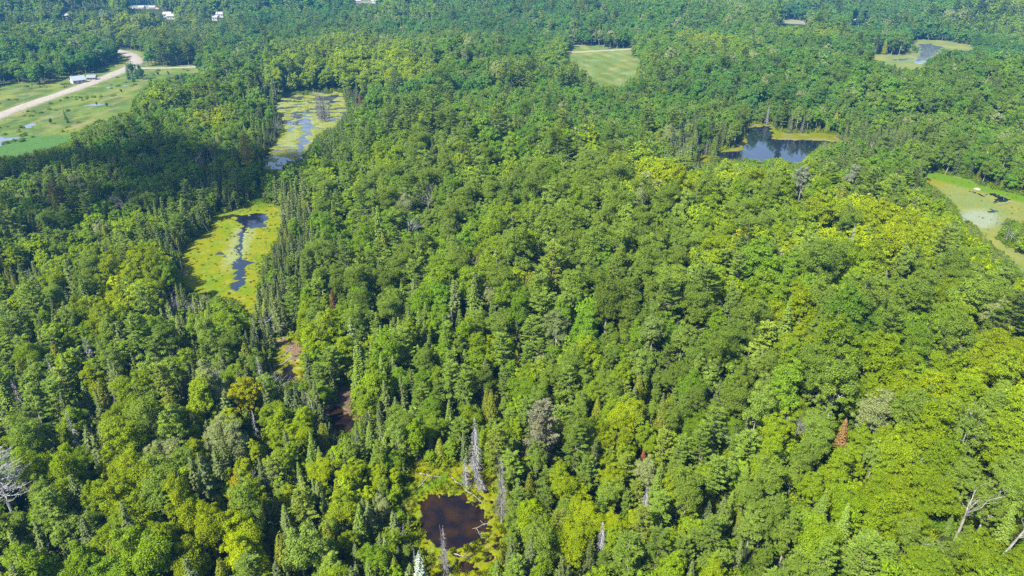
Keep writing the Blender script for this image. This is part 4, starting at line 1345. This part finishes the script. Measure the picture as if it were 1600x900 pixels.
# ---- choose the individuals: the 300 of each kind that show largest
print('near', len(trees), 'far', len(FAR))
allt = trees + FAR
K = np.array([t[0] for t in allt]); X = np.array([t[1] for t in allt]); Y = np.array([t[2] for t in allt]); Z = np.array([t[3] for t in allt])
Hh = np.array([t[8] for t in allt]); Rr = np.array([t[9] for t in allt])
U, Vv = pix(X, Y, Z + Hh * 0.7)
dist = np.sqrt(X ** 2 + Y ** 2 + (CAM_Z - Z) ** 2)
vis = (U > -20) & (U < 1620) & (Vv > -10) & (Vv < 925)
buf = np.full((450, 800), -1, np.int32)
BRO = np.isin(K, (0, 1, 2, 5))
for i in np.argsort(-dist):
    if not vis[i]:
        continue
    sz = FPX / dist[i] * 0.5
    u0, v0 = U[i] * 0.5, pix(X[i], Y[i], Z[i] + Hh[i] * (0.62 if BRO[i] else 0.5))[1] * 0.5
    ru, rv = max(0.6, Rr[i] * sz * (0.95 if BRO[i] else 0.6)), max(0.6, Hh[i] * sz * (0.33 if BRO[i] else 0.42))
    a0, a1, b0, b1 = int(max(0, u0 - ru)), int(min(800, u0 + ru + 1)), int(max(0, v0 - rv)), int(min(450, v0 + rv + 1))
    if a1 <= a0 or b1 <= b0:
        continue
    gu, gv = np.meshgrid(np.arange(a0, a1), np.arange(b0, b1))
    m_ = ((gu - u0) / ru) ** 2 + ((gv - v0) / rv) ** 2 <= 1.05
    if K[i] != 7:
        buf[b0:b1, a0:a1][m_] = i
seen = np.bincount(buf[buf >= 0], minlength=len(K))
seen[K == 7] = 500 * 100 / dist[K == 7] ** 1
score = np.where(vis, seen, 0)
# a tree whose top is overtopped by nearer, taller neighbours does not count as seen: drop small ones
nh = {k: sum(1 for h in HERO if h['kind'] == kk) for k, kk in enumerate(KINDS)}
pick = np.zeros(len(allt), bool)
for k in range(8):
    idx = np.where((K == k) & vis)[0]
    idx = idx[np.argsort(-score[idx])][:300 - nh[k] - 2]
    pick[idx] = True

CNAMES = [('bright yellow-green', (0.17, 0.215, 0.012)), ('yellow-green', (0.125, 0.185, 0.015)), ('fresh green', (0.085, 0.165, 0.02)), ('green', (0.065, 0.13, 0.024)), ('deep green', (0.045, 0.095, 0.02)),
          ('olive green', (0.10, 0.14, 0.036)), ('dull olive', (0.075, 0.11, 0.03)), ('blue-green', (0.044, 0.11, 0.044)), ('dark green', (0.045, 0.07, 0.028)), ('grey-green', (0.07, 0.095, 0.04)), ('golden', (0.24, 0.2, 0.012)), ('pale green', (0.14, 0.17, 0.07))]
CN = np.array([c for _, c in CNAMES])


def cname(t):
    return CNAMES[int(np.argmin(np.sum((CN / CN.sum(1, keepdims=True) - np.array(t) / sum(t)) ** 2, 1) * 3 + ((CN.sum(1) - sum(t)) * 2) ** 2))][0]


SHORT = {'maple_tree': 'maple', 'aspen_tree': 'aspen', 'birch_tree': 'birch', 'spruce_tree': 'spruce', 'fir_tree': 'fir', 'pine_tree': 'pine', 'cedar_tree': 'cedar', 'dead_tree': 'dead tree'}
GROUP = {'maple_tree': 'maples of the forest', 'aspen_tree': 'aspens of the forest', 'birch_tree': 'birches of the forest', 'spruce_tree': 'spruces of the forest', 'fir_tree': 'firs of the forest',
         'pine_tree': 'pines of the forest', 'cedar_tree': 'cedars of the forest', 'dead_tree': 'dead trees of the forest'}
labels = set()
_ON = 'zero one two three four five six seven eight nine ten eleven twelve thirteen fourteen fifteen sixteen seventeen eighteen nineteen'.split()
_TE = 'x x twenty thirty forty fifty sixty seventy eighty ninety hundred'.split()


def words_(q):
    q = int(min(100, max(0, q)))
    return _ON[q] if q < 20 else _TE[q // 10] + ('-' + _ON[q % 10] if q % 10 else '')





def new_tree(kind, x, y, z, s, rot, crown_me, trunk_me, tint, label, tilt=(0, 0)):
    e = bpy.data.objects.new(kind, None)
    e.empty_display_size = 0.5
    e.location = (x, y, z - 0.05); e.rotation_euler = (tilt[0], tilt[1], rot); q = 1 + RNG.uniform(-0.13, 0.13, 3); e.scale = (s * q[0], s * q[1], s * q[2])
    e['label'] = label; e['category'] = 'tree'; e['group'] = GROUP[kind]
    sc.collection.objects.link(e)
    c = bpy.data.objects.new('crown', crown_me); c.parent = e
    if tint is not None:
        c['tint'] = [float(q) for q in tint]
    sc.collection.objects.link(c)
    t = bpy.data.objects.new('trunk', trunk_me); t.parent = e
    sc.collection.objects.link(t)
    return e


for h in HERO:
    if h['mesh']:
        cm, tm = ONE[h['mesh']]
    else:
        p = PROTO[h['kind']][h['var']]; cm, tm = p['crown'], p['trunk']
    zz = float(max(terrain(np.array([h['x']]), np.array([h['y']]))[0], 0))
    # tilt acts in world axes: x tilt leans away, y tilt leans right
    new_tree(h['kind'], h['x'], h['y'], zz, h['s'], h['rot'] if h['tilt'] == (0, 0) else 0.0, cm, tm, h['tint'], h['label'], h['tilt'])
    labels.add(h['label'])

ids = np.where(pick)[0]
PU, PV = U[ids], Vv[ids]
for n_, i in enumerate(ids):
    k, x, y, z, s, rot, var, tint, H_, R_s = allt[i]
    kind = KINDS[k]; p = PROTO[kind][var]
    dd = np.hypot(PU - U[i], PV - Vv[i]); dd[n_] = 1e9
    dd = np.where(K[ids] == k, 1e9, dd)
    j = int(ids[int(np.argmin(dd))])
    nb = SHORT[KINDS[K[j]]]
    side = ('right of' if U[i] > U[j] else 'left of') if abs(U[i] - U[j]) > abs(Vv[i] - Vv[j]) else ('below' if Vv[i] > Vv[j] else 'above')
    art = 'an' if nb[0] in 'aeiou' else 'a'
    col = 'grey' if kind == 'dead_tree' else cname(tint)
    pu, pv = U[i] / 16, Vv[i] / 9
    nc = '' if KINDS[K[j]] == 'dead_tree' else cname(allt[j][7]) + ' '
    art = 'an' if (nc or nb)[0] in 'aeiou' else 'a'
    pos = f"{words_(pu)} percent across, {words_(pv)} down"
    base = f"{p['desc']} {col} {SHORT[kind]} {side}"
    for lab in (f"{base} {art} {nc}{nb}, {pos}", f"{base} {art} {PROTO[KINDS[K[j]]][allt[j][6]]['desc']} {nb}, {pos}", f"{base} a {nb}, {words_(pu)} percent across, just over {words_(pv)} down",
                f"{base} a {nb}, just past {words_(pu)} across, {words_(pv)} down", f"taller {base} a {nb}, {pos}", f"smaller {base} a {nb}, {pos}", f"half hidden {base} a {nb}, {pos}"):
        if lab not in labels and len(lab.replace(',', '').split()) <= 16:
            break
    labels.add(lab)
    cm = p['crown']
    new_tree(kind, x, y, z, s, rot, cm, p['trunk'], tint if kind != 'dead_tree' else None, lab, (RNG.normal(0, 0.025), RNG.normal(0, 0.025)))

# ---- everything else of the forest: one mass per kind (instances)
def scatter(name, coll, P, rotz, scl, idx, tint, tiltamp=0.03):
    n = len(P)
    me = bpy.data.meshes.new(name)
    me.vertices.add(n); me.vertices.foreach_set('co', np.asarray(P, np.float32).ravel())
    a = me.attributes.new('rot', 'FLOAT_VECTOR', 'POINT')
    rv = np.stack([RNG.normal(0, tiltamp, n), RNG.normal(0, tiltamp, n), rotz], 1).astype(np.float32)
    a.data.foreach_set('vector', rv.ravel())
    sv = (np.asarray(scl)[:, None] * (1 + RNG.uniform(-0.13, 0.13, (n, 3)))).astype(np.float32)
    a = me.attributes.new('scl', 'FLOAT_VECTOR', 'POINT'); a.data.foreach_set('vector', sv.ravel())
    a = me.attributes.new('idx', 'INT', 'POINT'); a.data.foreach_set('value', np.asarray(idx, np.int32))
    a = me.attributes.new('tint', 'FLOAT_VECTOR', 'POINT'); a.data.foreach_set('vector', np.asarray(tint, np.float32).ravel())
    ob = bpy.data.objects.new(name, me); sc.collection.objects.link(ob)
    ng = bpy.data.node_groups.new(name, 'GeometryNodeTree')
    ng.interface.new_socket(name='Geometry', in_out='INPUT', socket_type='NodeSocketGeometry')
    ng.interface.new_socket(name='Geometry', in_out='OUTPUT', socket_type='NodeSocketGeometry')
    gi = ng.nodes.new('NodeGroupInput'); go = ng.nodes.new('NodeGroupOutput')
    m2p = ng.nodes.new('GeometryNodeMeshToPoints')
    ci = ng.nodes.new('GeometryNodeCollectionInfo'); ci.inputs['Collection'].default_value = coll
    ci.inputs['Separate Children'].default_value = True; ci.inputs['Reset Children'].default_value = True
    io = ng.nodes.new('GeometryNodeInstanceOnPoints'); io.inputs['Pick Instance'].default_value = True

    def attr(nm, t):
        q = ng.nodes.new('GeometryNodeInputNamedAttribute'); q.data_type = t; q.inputs[0].default_value = nm
        return q.outputs[0]
    L = ng.links.new
    L(gi.outputs[0], m2p.inputs[0]); L(m2p.outputs[0], io.inputs['Points']); L(ci.outputs[0], io.inputs['Instance'])
    L(attr('idx', 'INT'), io.inputs['Instance Index'])
    e2r = ng.nodes.new('FunctionNodeEulerToRotation')
    L(attr('rot', 'FLOAT_VECTOR'), e2r.inputs[0]); L(e2r.outputs[0], io.inputs['Rotation'])
    L(attr('scl', 'FLOAT_VECTOR'), io.inputs['Scale'])
    L(io.outputs[0], go.inputs[0])
    md = ob.modifiers.new('scatter', 'NODES'); md.node_group = ng
    ob['kind'] = 'stuff'
    return ob


PL = {'maple_tree': 'maple_woods', 'aspen_tree': 'aspen_woods', 'birch_tree': 'birch_woods', 'spruce_tree': 'spruce_woods', 'fir_tree': 'fir_woods', 'pine_tree': 'pine_woods', 'cedar_tree': 'cedar_woods', 'dead_tree': 'dead_woods'}
rest = np.where(~pick)[0]
for k, kind in enumerate(KINDS):
    coll = bpy.data.collections.new(PL[kind])
    # names sort: level 1 then level 2
    nm = 0
    for lv in (1, 2):
        for me in LOD[kind][lv]:
            coll.objects.link(bpy.data.objects.new('%s_%02d' % (kind, nm), me)); nm += 1
    nv = len(LOD[kind][1])
    ii = rest[K[rest] == k]
    if not len(ii):
        continue
    vv = np.array([allt[i][6] for i in ii]); lv2 = dist[ii] > 820
    ob = scatter(PL[kind], coll, np.stack([X[ii], Y[ii], Z[ii]], 1), np.array([allt[i][5] for i in ii]), np.array([allt[i][4] for i in ii]), vv + nv * lv2, np.array([allt[i][7] for i in ii]))
    ob['label'] = 'distant %s trees making up the far forest canopy' % SHORT[kind]

# ------------------------------------------------------------------ low growth: marsh tufts and shrubs
def tuft(rng, n, h, w):
    g = Geo()
    a = rng.uniform(0, 6.28, n); d = np.stack([np.cos(a), np.sin(a), 0 * a], 1)
    P = d * rng.uniform(0, w, n)[:, None] + np.array([0, 0, h * 0.45]) * rng.uniform(0.5, 1.2, (n, 1))
    V, Q, L = sprays(P, d + rng.normal(0, .3, (n, 3)), np.array([0, 0, 1.0]) + d * 0.6 + rng.normal(0, .25, (n, 3)), h * rng.uniform(.7, 1.3, n), 0.09 * rng.uniform(.6, 1.5, n), rng)
    g.add(V, Q, 0, L)
    return g.build('tuft', [M_LEAF])


def shrub(rng, n, r):
    g = Geo()
    d = rdir(rng, n); d[:, 2] = np.abs(d[:, 2])
    P = d * r * rng.uniform(.6, 1.1, (n, 1)) * (1 + 0.3 * np.sin(d[:, :1] * 6 + 1))
    V, Q, L = sprays(P, d + rng.normal(0, .45, (n, 3)), rdir(rng, n), 0.32 * rng.uniform(.7, 1.3, n), 0.2 * rng.uniform(.7, 1.3, n), rng)
    g.add(V, Q, 0, L)
    return g.build('shrub', [M_LEAF])


cT = bpy.data.collections.new('tufts')
for i in range(3):
    cT.objects.link(bpy.data.objects.new('tuft_%d' % i, tuft(rg(40 + i), 26, 0.32, 0.4)))
cS = bpy.data.collections.new('shrubs')
for i in range(3):
    cS.objects.link(bpy.data.objects.new('shrub_%d' % i, shrub(rg(50 + i), 520, 1.2)))
TP = []; TT = []
for key, n, c in (('moss_pond', 2200, MOSS), ('brown_pond', 2600, MOSS), ('log_hollow', 500, MOSS), ('creek_marsh', 2600, MOSS * .8 + STRAW * .2), ('dark_pool', 300, STRAW * .6), ('right_marsh', 700, MOSS * .7 + STRAW * .3), ('lake', 1500, MOSS * .8), ('road_meadow', 6000, np.array([.16, .22, .06]))):
    W = OPENW[key]; a, b = np.maximum(W.min(0) - 5, -800), W.max(0) + 5
    x = RNG.uniform(a[0], b[0], n * 3); y = RNG.uniform(a[1], b[1], n * 3)
    dd = poly_dist(x, y, W)
    k = (dd < 6) & ~wetmask(key, x, y, {'moss_pond': 2.0, 'brown_pond': 1.1, 'log_hollow': 1.0, 'dark_pool': 1.0, 'creek_marsh': 3.5, 'lake': 3.5, 'right_marsh': 2.5, 'road_meadow': 6}[key])
    k &= fbm(x / 3, y / 3, 99, 2) + 0.25 * smooth(3, 0, np.abs(dd - 1)) > 0.50
    k &= (line_dist(x, y, ROADW) > 9)
    k &= (dd > 0) | (RNG.random(len(x)) < (0.5 if key in ('brown_pond', 'log_hollow', 'dark_pool') else 0.12))
    x, y = x[k][:n], y[k][:n]
    TP.append(np.stack([x, y, 0 * x + 0.06], 1)); TT.append(mixc(c * 0.95, MOSSG * .8, RNG.random(len(x)) * 0.8))
TP = np.concatenate(TP); TT = np.concatenate(TT); n = len(TP)
o = scatter('marsh_sedge', cT, TP, RNG.uniform(0, 6.28, n), RNG.uniform(.6, 1.6, n), RNG.integers(0, 3, n), TT, 0.15)
o['label'] = 'yellow-green sedge tufts on the marsh mats and pond banks'
# shrubs ring the open places and fill gaps in the forest
n = 60000
y = 38 + 460 * RNG.random(n) ** 0.62; x = (RNG.random(n) * 2 - 1) * (TW * y + 20)
od = open_dist(x, y)
k = (od > 0.5) & ((od < 14) | (RNG.random(n) < 0.75)) & (line_dist(x, y, ROADW) > 12)
x, y, od = x[k], y[k], od[k]
zg = np.maximum(terrain(x, y, od), 0)
s = RNG.uniform(0.6, 1.5, len(x))
bl = blocks(x, y, zg, s * 1.1, s * 1.0, np.ones(len(x), bool))
x, y, zg, s = x[~bl], y[~bl], zg[~bl], s[~bl]
mx_ = RNG.uniform(-420, -170, 2600); my_ = RNG.uniform(330, 760, 2600)
W_ = OPENW['road_meadow']
kk = (poly_dist(mx_, my_, W_) < 1) & (line_dist(mx_, my_, ROADW) > 9) & (line_dist(mx_, my_, LANEW) > 5) & (fbm(mx_ / 14, my_ / 22, 77, 2) > 0.60) & ~wetmask('road_meadow', mx_, my_, 6)
x = np.r_[x, mx_[kk]]; y = np.r_[y, my_[kk]]; zg = np.r_[zg, np.full(kk.sum(), 0.1)]; s = np.r_[s, RNG.uniform(0.4, 1.3, kk.sum())]
tt = mixc(np.array([.06, .12, .01]), np.array([.15, .20, .01]), RNG.random(len(x)))
o = scatter('understory_shrubs', cS, np.stack([x, y, zg], 1), RNG.uniform(0, 6.28, len(x)), s, RNG.integers(0, 3, len(x)), tt, 0.15)
o['label'] = 'low leafy shrubs under the trees and round the ponds'

# ------------------------------------------------------------------ fallen logs
def log(u0, v0, u1, v1, r, label, mat=M_PALE, twigs=4):
    x0, y0 = ground(u0, v0); x1, y1 = ground(u1, v1)
    e = bpy.data.objects.new('fallen_log', None); e.location = (float(x0), float(y0), 0.25)
    e['label'] = label; e['category'] = 'log'; e['group'] = 'fallen logs on the wet ground'
    sc.collection.objects.link(e)
    d = np.array([x1 - x0, y1 - y0, 0.15]); L = np.linalg.norm(d); rng = rg(int(u0 * 7 + v0))
    g = Geo(); sd = np.array([-d[1], d[0], 0]) / L
    pts = [d * t + sd * 0.05 * L * math.sin(t * 3.1) * rng.uniform(-1, 1) + np.array([0, 0, 0.03 * math.sin(t * 9)]) for t in np.linspace(0, 1, 7)]
    r *= 0.72
    g.tube(pts, np.linspace(r, r * 0.35, 7), 7)
    add_obj('trunk', g.build('trunk', [mat]), e)
    for k in range(twigs):
        g2 = Geo(); t = rng.uniform(.35, .95); p = pts[int(t * 6)]
        q = d / L * 0.5 + sd * rng.choice([-1, 1]) + np.array([0, 0, rng.uniform(.1, .6)])
        g2.tube([p, p + q * 0.3 * rng.uniform(.6, 1.2), p + q * rng.uniform(.5, 0.9)], [r * .35, r * .2, 0.01], 4)
        add_obj('branch', g2.build('branch', [mat]), e)


log(656, 741, 690, 748, 0.15, 'pale straight log across the back left bank of the brown pond')
log(653, 764, 672, 745, 0.14, 'short log slanting up the left bank of the brown pond')
log(705, 747, 729, 769, 0.13, 'pale log slanting down the back bank of the brown pond')
log(727, 766, 755, 790, 0.14, 'long log lying along the right bank of the brown pond')
log(766, 818, 738, 829, 0.13, 'branchy pale log reaching into the brown pond from the right', twigs=8)
log(744, 826, 751, 841, 0.08, 'thin bare stick in the water at the right of the brown pond', twigs=2)
log(710, 867, 737, 876, 0.12, 'pale log on the moss below the brown pond')
log(731, 768, 741, 748, 0.08, 'thin stick standing off the back right moss of the brown pond', twigs=1)
log(437, 573, 466, 555, 0.24, 'thick bleached log lying across the mossy hollow', M_DEAD)
log(443, 556, 460, 541, 0.2, 'pale branchy log at the back of the mossy hollow', M_DEAD, 8)
log(432, 535, 452, 527, 0.16, 'pale log at the upper edge of the mossy hollow', M_DEAD)
log(440, 590, 456, 596, 0.14, 'grey log at the near edge of the mossy hollow', M_GREY)
log(345, 340, 372, 334, 0.2, 'grey log on the upper bank of the moss pond', M_DEAD)
log(410, 415, 422, 396, 0.16, 'dark leaning log at the right bank of the moss pond', M_GREY)
log(1560, 322, 1578, 316, 0.2, 'pale log at the edge of the dark water in the right marsh', M_DEAD)

# pale mound in the right marsh
x, y = ground(1527, 296)
rng = rg(77); g = Geo()
for k in range(70):
    a = rng.uniform(0, 6.28); r = rng.uniform(0.3, 1.9)
    p = np.array([math.cos(a) * r, math.sin(a) * r, 0.9 * (1 - (r / 2.2) ** 2)]); q = np.array([-math.sin(a + rng.normal(0, .6)), math.cos(a), -0.1])
    g.tube([p - q * rng.uniform(.3, .8), p + q * rng.uniform(.3, .8)], [0.07, 0.05], 4)
bd = Geo(); th = np.linspace(0, 2 * np.pi, 17)[:-1]; rings = [(2.2, -0.2), (2.0, 0.25), (1.5, 0.62), (0.8, 0.85), (0.05, 0.93)]
V = np.array([[math.cos(t) * r * (1 + 0.1 * math.sin(3 * t)), math.sin(t) * r, z] for r, z in rings for t in th])
Q = np.array([[i * 16 + j, i * 16 + (j + 1) % 16, (i + 1) * 16 + (j + 1) % 16, (i + 1) * 16 + j] for i in range(4) for j in range(16)])
bd.add(V, Q)
e = add_obj('beaver_lodge', None, loc=(float(x), float(y), 0.0), label='pale low mound of sticks and mud in the right marsh', category='beaver lodge')
e.scale = (0.7, 0.7, 0.7)
add_obj('mound', bd.build('mound', [plain('dry_mud', (0.22, 0.20, 0.15), 0.95)]), e)
add_obj('stick', g.build('stick', [M_DEAD]), e, kind='stuff')

# ------------------------------------------------------------------ houses by the road and far off
M_WALLW = plain('white_siding', (0.36, 0.36, 0.34)); M_WALLB = plain('tan_siding', (0.3, 0.24, 0.17)); M_ROOFG = plain('grey_shingle', (0.14, 0.15, 0.17)); M_ROOFB = plain('brown_shingle', (0.25, 0.14, 0.10))
M_FLOOR.node_tree.nodes['Principled BSDF'].inputs['Specular IOR Level'].default_value = 0.1
M_GLASS = plain('window_glass', (0.03, 0.04, 0.05), 0.1); M_TRIM = plain('white_trim', (0.4, 0.4, 0.4)); M_DOOR = plain('door_paint', (0.2, 0.08, 0.05))


def boxv(x0, x1, y0, y1, z0, z1):
    V = [(x0, y0, z0), (x1, y0, z0), (x1, y1, z0), (x0, y1, z0), (x0, y0, z1), (x1, y0, z1), (x1, y1, z1), (x0, y1, z1)]
    Q = [(0, 3, 2, 1), (4, 5, 6, 7), (0, 1, 5, 4), (1, 2, 6, 5), (2, 3, 7, 6), (3, 0, 4, 7)]
    return V, Q


def ground_t(u, v, dz=0.0):
    z = 2.0
    for _ in range(12):
        x, y = ground(u, v, z + dz); z = 0.5 * z + 0.5 * float(max(terrain(np.array([float(x)]), np.array([float(y)]))[0], 0.2))
    return float(x), float(y), z


def house(u, v, w_, d_, h_, rot, wall, roof, label, z=None, name='house', wins=3):
    x, y, z0 = ground_t(u, v, h_ * 0.5)
    z0 = z0 if z is None else z
    e = add_obj(name, None, loc=(float(x), float(y), z0), label=label, category='house' if name == 'house' else 'shed')
    e.rotation_euler = (0, 0, rot)
    g = Geo(); g.add(*boxv(-w_ / 2, w_ / 2, -d_ / 2, d_ / 2, -1, h_))
    rh = d_ * 0.32
    for s in (-1, 1):       # gable ends
        xx = s * (w_ / 2 - 0.01)
        g.add([(xx, -d_ / 2, h_), (xx, d_ / 2, h_), (xx, 0.02, h_ + rh), (xx, -0.02, h_ + rh)], [(0, 1, 2, 3)])
    add_obj('wall', g.build('wall', [wall]), e)
    r = Geo(); ov = 0.5
    for s in (-1, 1):
        a = [(-w_ / 2 - ov, s * (d_ / 2 + ov), h_ - 0.3), (w_ / 2 + ov, s * (d_ / 2 + ov), h_ - 0.3), (w_ / 2 + ov, 0, h_ + rh + 0.12), (-w_ / 2 - ov, 0, h_ + rh + 0.12)]
        b = [(p[0], p[1], p[2] + 0.18) for p in a]
        r.add(a + b, [(0, 1, 2, 3), (4, 5, 6, 7), (0, 1, 5, 4), (1, 2, 6, 5), (0, 3, 7, 4)])
    ro = add_obj('roof', r.build('roof', [roof]), e)
    c = Geo(); c.add(*boxv(w_ * 0.2, w_ * 0.2 + 0.8, 0.3, 1.1, h_, h_ + rh + 1.0)); add_obj('chimney', c.build('chimney', [M_ROOFB]), ro)
    for k in range(wins):
        xc = -w_ / 2 + w_ * (k + 0.5) / (wins + 0.001)
        if k == wins // 2:
            q = Geo(); q.add(*boxv(xc - .5, xc + .5, -d_ / 2 - .06, -d_ / 2 + .05, 0.05, 2.15)); add_obj('door', q.build('door', [M_DOOR]), e)
        else:
            q = Geo(); q.add(*boxv(xc - .7, xc + .7, -d_ / 2 - .05, -d_ / 2 + .05, 1.0, 2.2)); wo = add_obj('window', q.build('window', [M_TRIM]), e)
            q = Geo(); q.add(*boxv(xc - .58, xc + .58, -d_ / 2 - .08, -d_ / 2 - .055, 1.12, 2.08)); add_obj('pane', q.build('pane', [M_GLASS]), wo)


house(122, 127, 8.5, 7.0, 2.7, 0.8, M_WALLW, plain('pale_metal_roof', (0.20, 0.23, 0.26)), 'white house with a pale roof beside the gravel road', 0.2)
house(144, 123, 5.5, 4.5, 2.4, 0.2, M_WALLW, M_ROOFG, 'small grey-roofed shed right of the white roadside house', 0.2, 'shed')
HOUSE_UV = [(q[0], q[1]) for q in far_h]
for (u_, v_, c_, lb) in far_h:
    house(u_, v_ + 2, 8.5, 6.5, 3.2, RNG.uniform(-.5, .5), M_WALLB if c_ == 'tan' else M_WALLW, M_ROOFB if c_ == 'b' else plain('pale_roof', (0.24, 0.23, 0.22)), lb)
# ------------------------------------------------------------------ a cloud behind the camera, whose shade falls on the dark wood
CL = 1500.0
sh = [(-90, 205), (60, 236), (150, 232), (200, 200), (300, 205), (400, 205), (428, 240), (425, 262), (395, 290), (330, 262), (260, 272), (200, 292), (120, 298), (60, 322), (0, 330), (-90, 350)]
sx, sy = ground(*np.array(sh, float).T, 14.0)
off = sun_vec * ((CL - 14.0) / sun_vec.z)
px_, py_ = sx + off.x, sy + off.y
cx_, cy_ = px_.mean(), py_.mean()


def cloud(name, pts, z, label, n=40):
    """an open flock of puffs floating over the outline, with gaps between"""
    pts = np.asarray(pts); rng = rg(31)
    lo, hi = pts.min(0), pts.max(0)
    th = np.linspace(0, 2 * np.pi, 13)[:-1]; g = Geo(); k = 0
    for _ in range(4000):
        p = rng.uniform(lo, hi)
        if not in_poly(p[:1], p[1:], pts)[0]:
            continue
        r = rng.uniform(8, 17); hh = r * rng.uniform(.5, .8)
        V = []
        for q in np.linspace(-1, 1, 7):
            cr_ = math.sqrt(max(0.0004, 1 - q * q))
            V.append(np.stack([p[0] + np.cos(th) * r * cr_ * (1 + 0.12 * np.sin(3 * th + k)), p[1] + np.sin(th) * r * cr_, z + hh * (1 + q) + rng.uniform(0, 2) + 0 * th], 1))
        Q = [[i * 12 + j, i * 12 + (j + 1) % 12, (i + 1) * 12 + (j + 1) % 12, (i + 1) * 12 + j] for i in range(6) for j in range(12)]
        g.add(np.concatenate(V), Q); k += 1
        if k >= n:
            break
    mt, nt, out = new_mat('cloud_white')
    d = N(nt, 'ShaderNodeBsdfDiffuse'); t = N(nt, 'ShaderNodeBsdfTranslucent'); mx = N(nt, 'ShaderNodeMixShader', i_0=0.6)
    d.inputs[0].default_value = (.9, .9, .92, 1); t.inputs[0].default_value = (.9, .9, .92, 1)
    nt.links.new(d.outputs[0], mx.inputs[1]); nt.links.new(t.outputs[0], mx.inputs[2]); nt.links.new(mx.outputs[0], out.inputs[0])
    me = mesh_from(name, np.concatenate(g.V), np.concatenate(g.Q), [mt], smooth_=True)
    return add_obj(name, me, label=label, kind='stuff')


cloud('cloud', np.stack([px_, py_], 1), CL, 'low white cloud shading the dark wood')

# ------------------------------------------------------------------ haze
HZ = 0.00020
hm, nt, out = new_mat('haze')
pv = N(nt, 'ShaderNodeVolumePrincipled')
pv.inputs['Color'].default_value = (0.08, 0.36, 0.78, 1)
pv.inputs['Density'].default_value = HZ
pv.inputs['Anisotropy'].default_value = 0.2
nt.links.new(pv.outputs[0], out.inputs['Volume'])
V, Q = boxv(-6200, 6200, -600, 9300, -4.0, 104.0)
add_obj('haze', mesh_from('haze', np.array(V, float), np.array(Q), [hm]), kind='stuff')
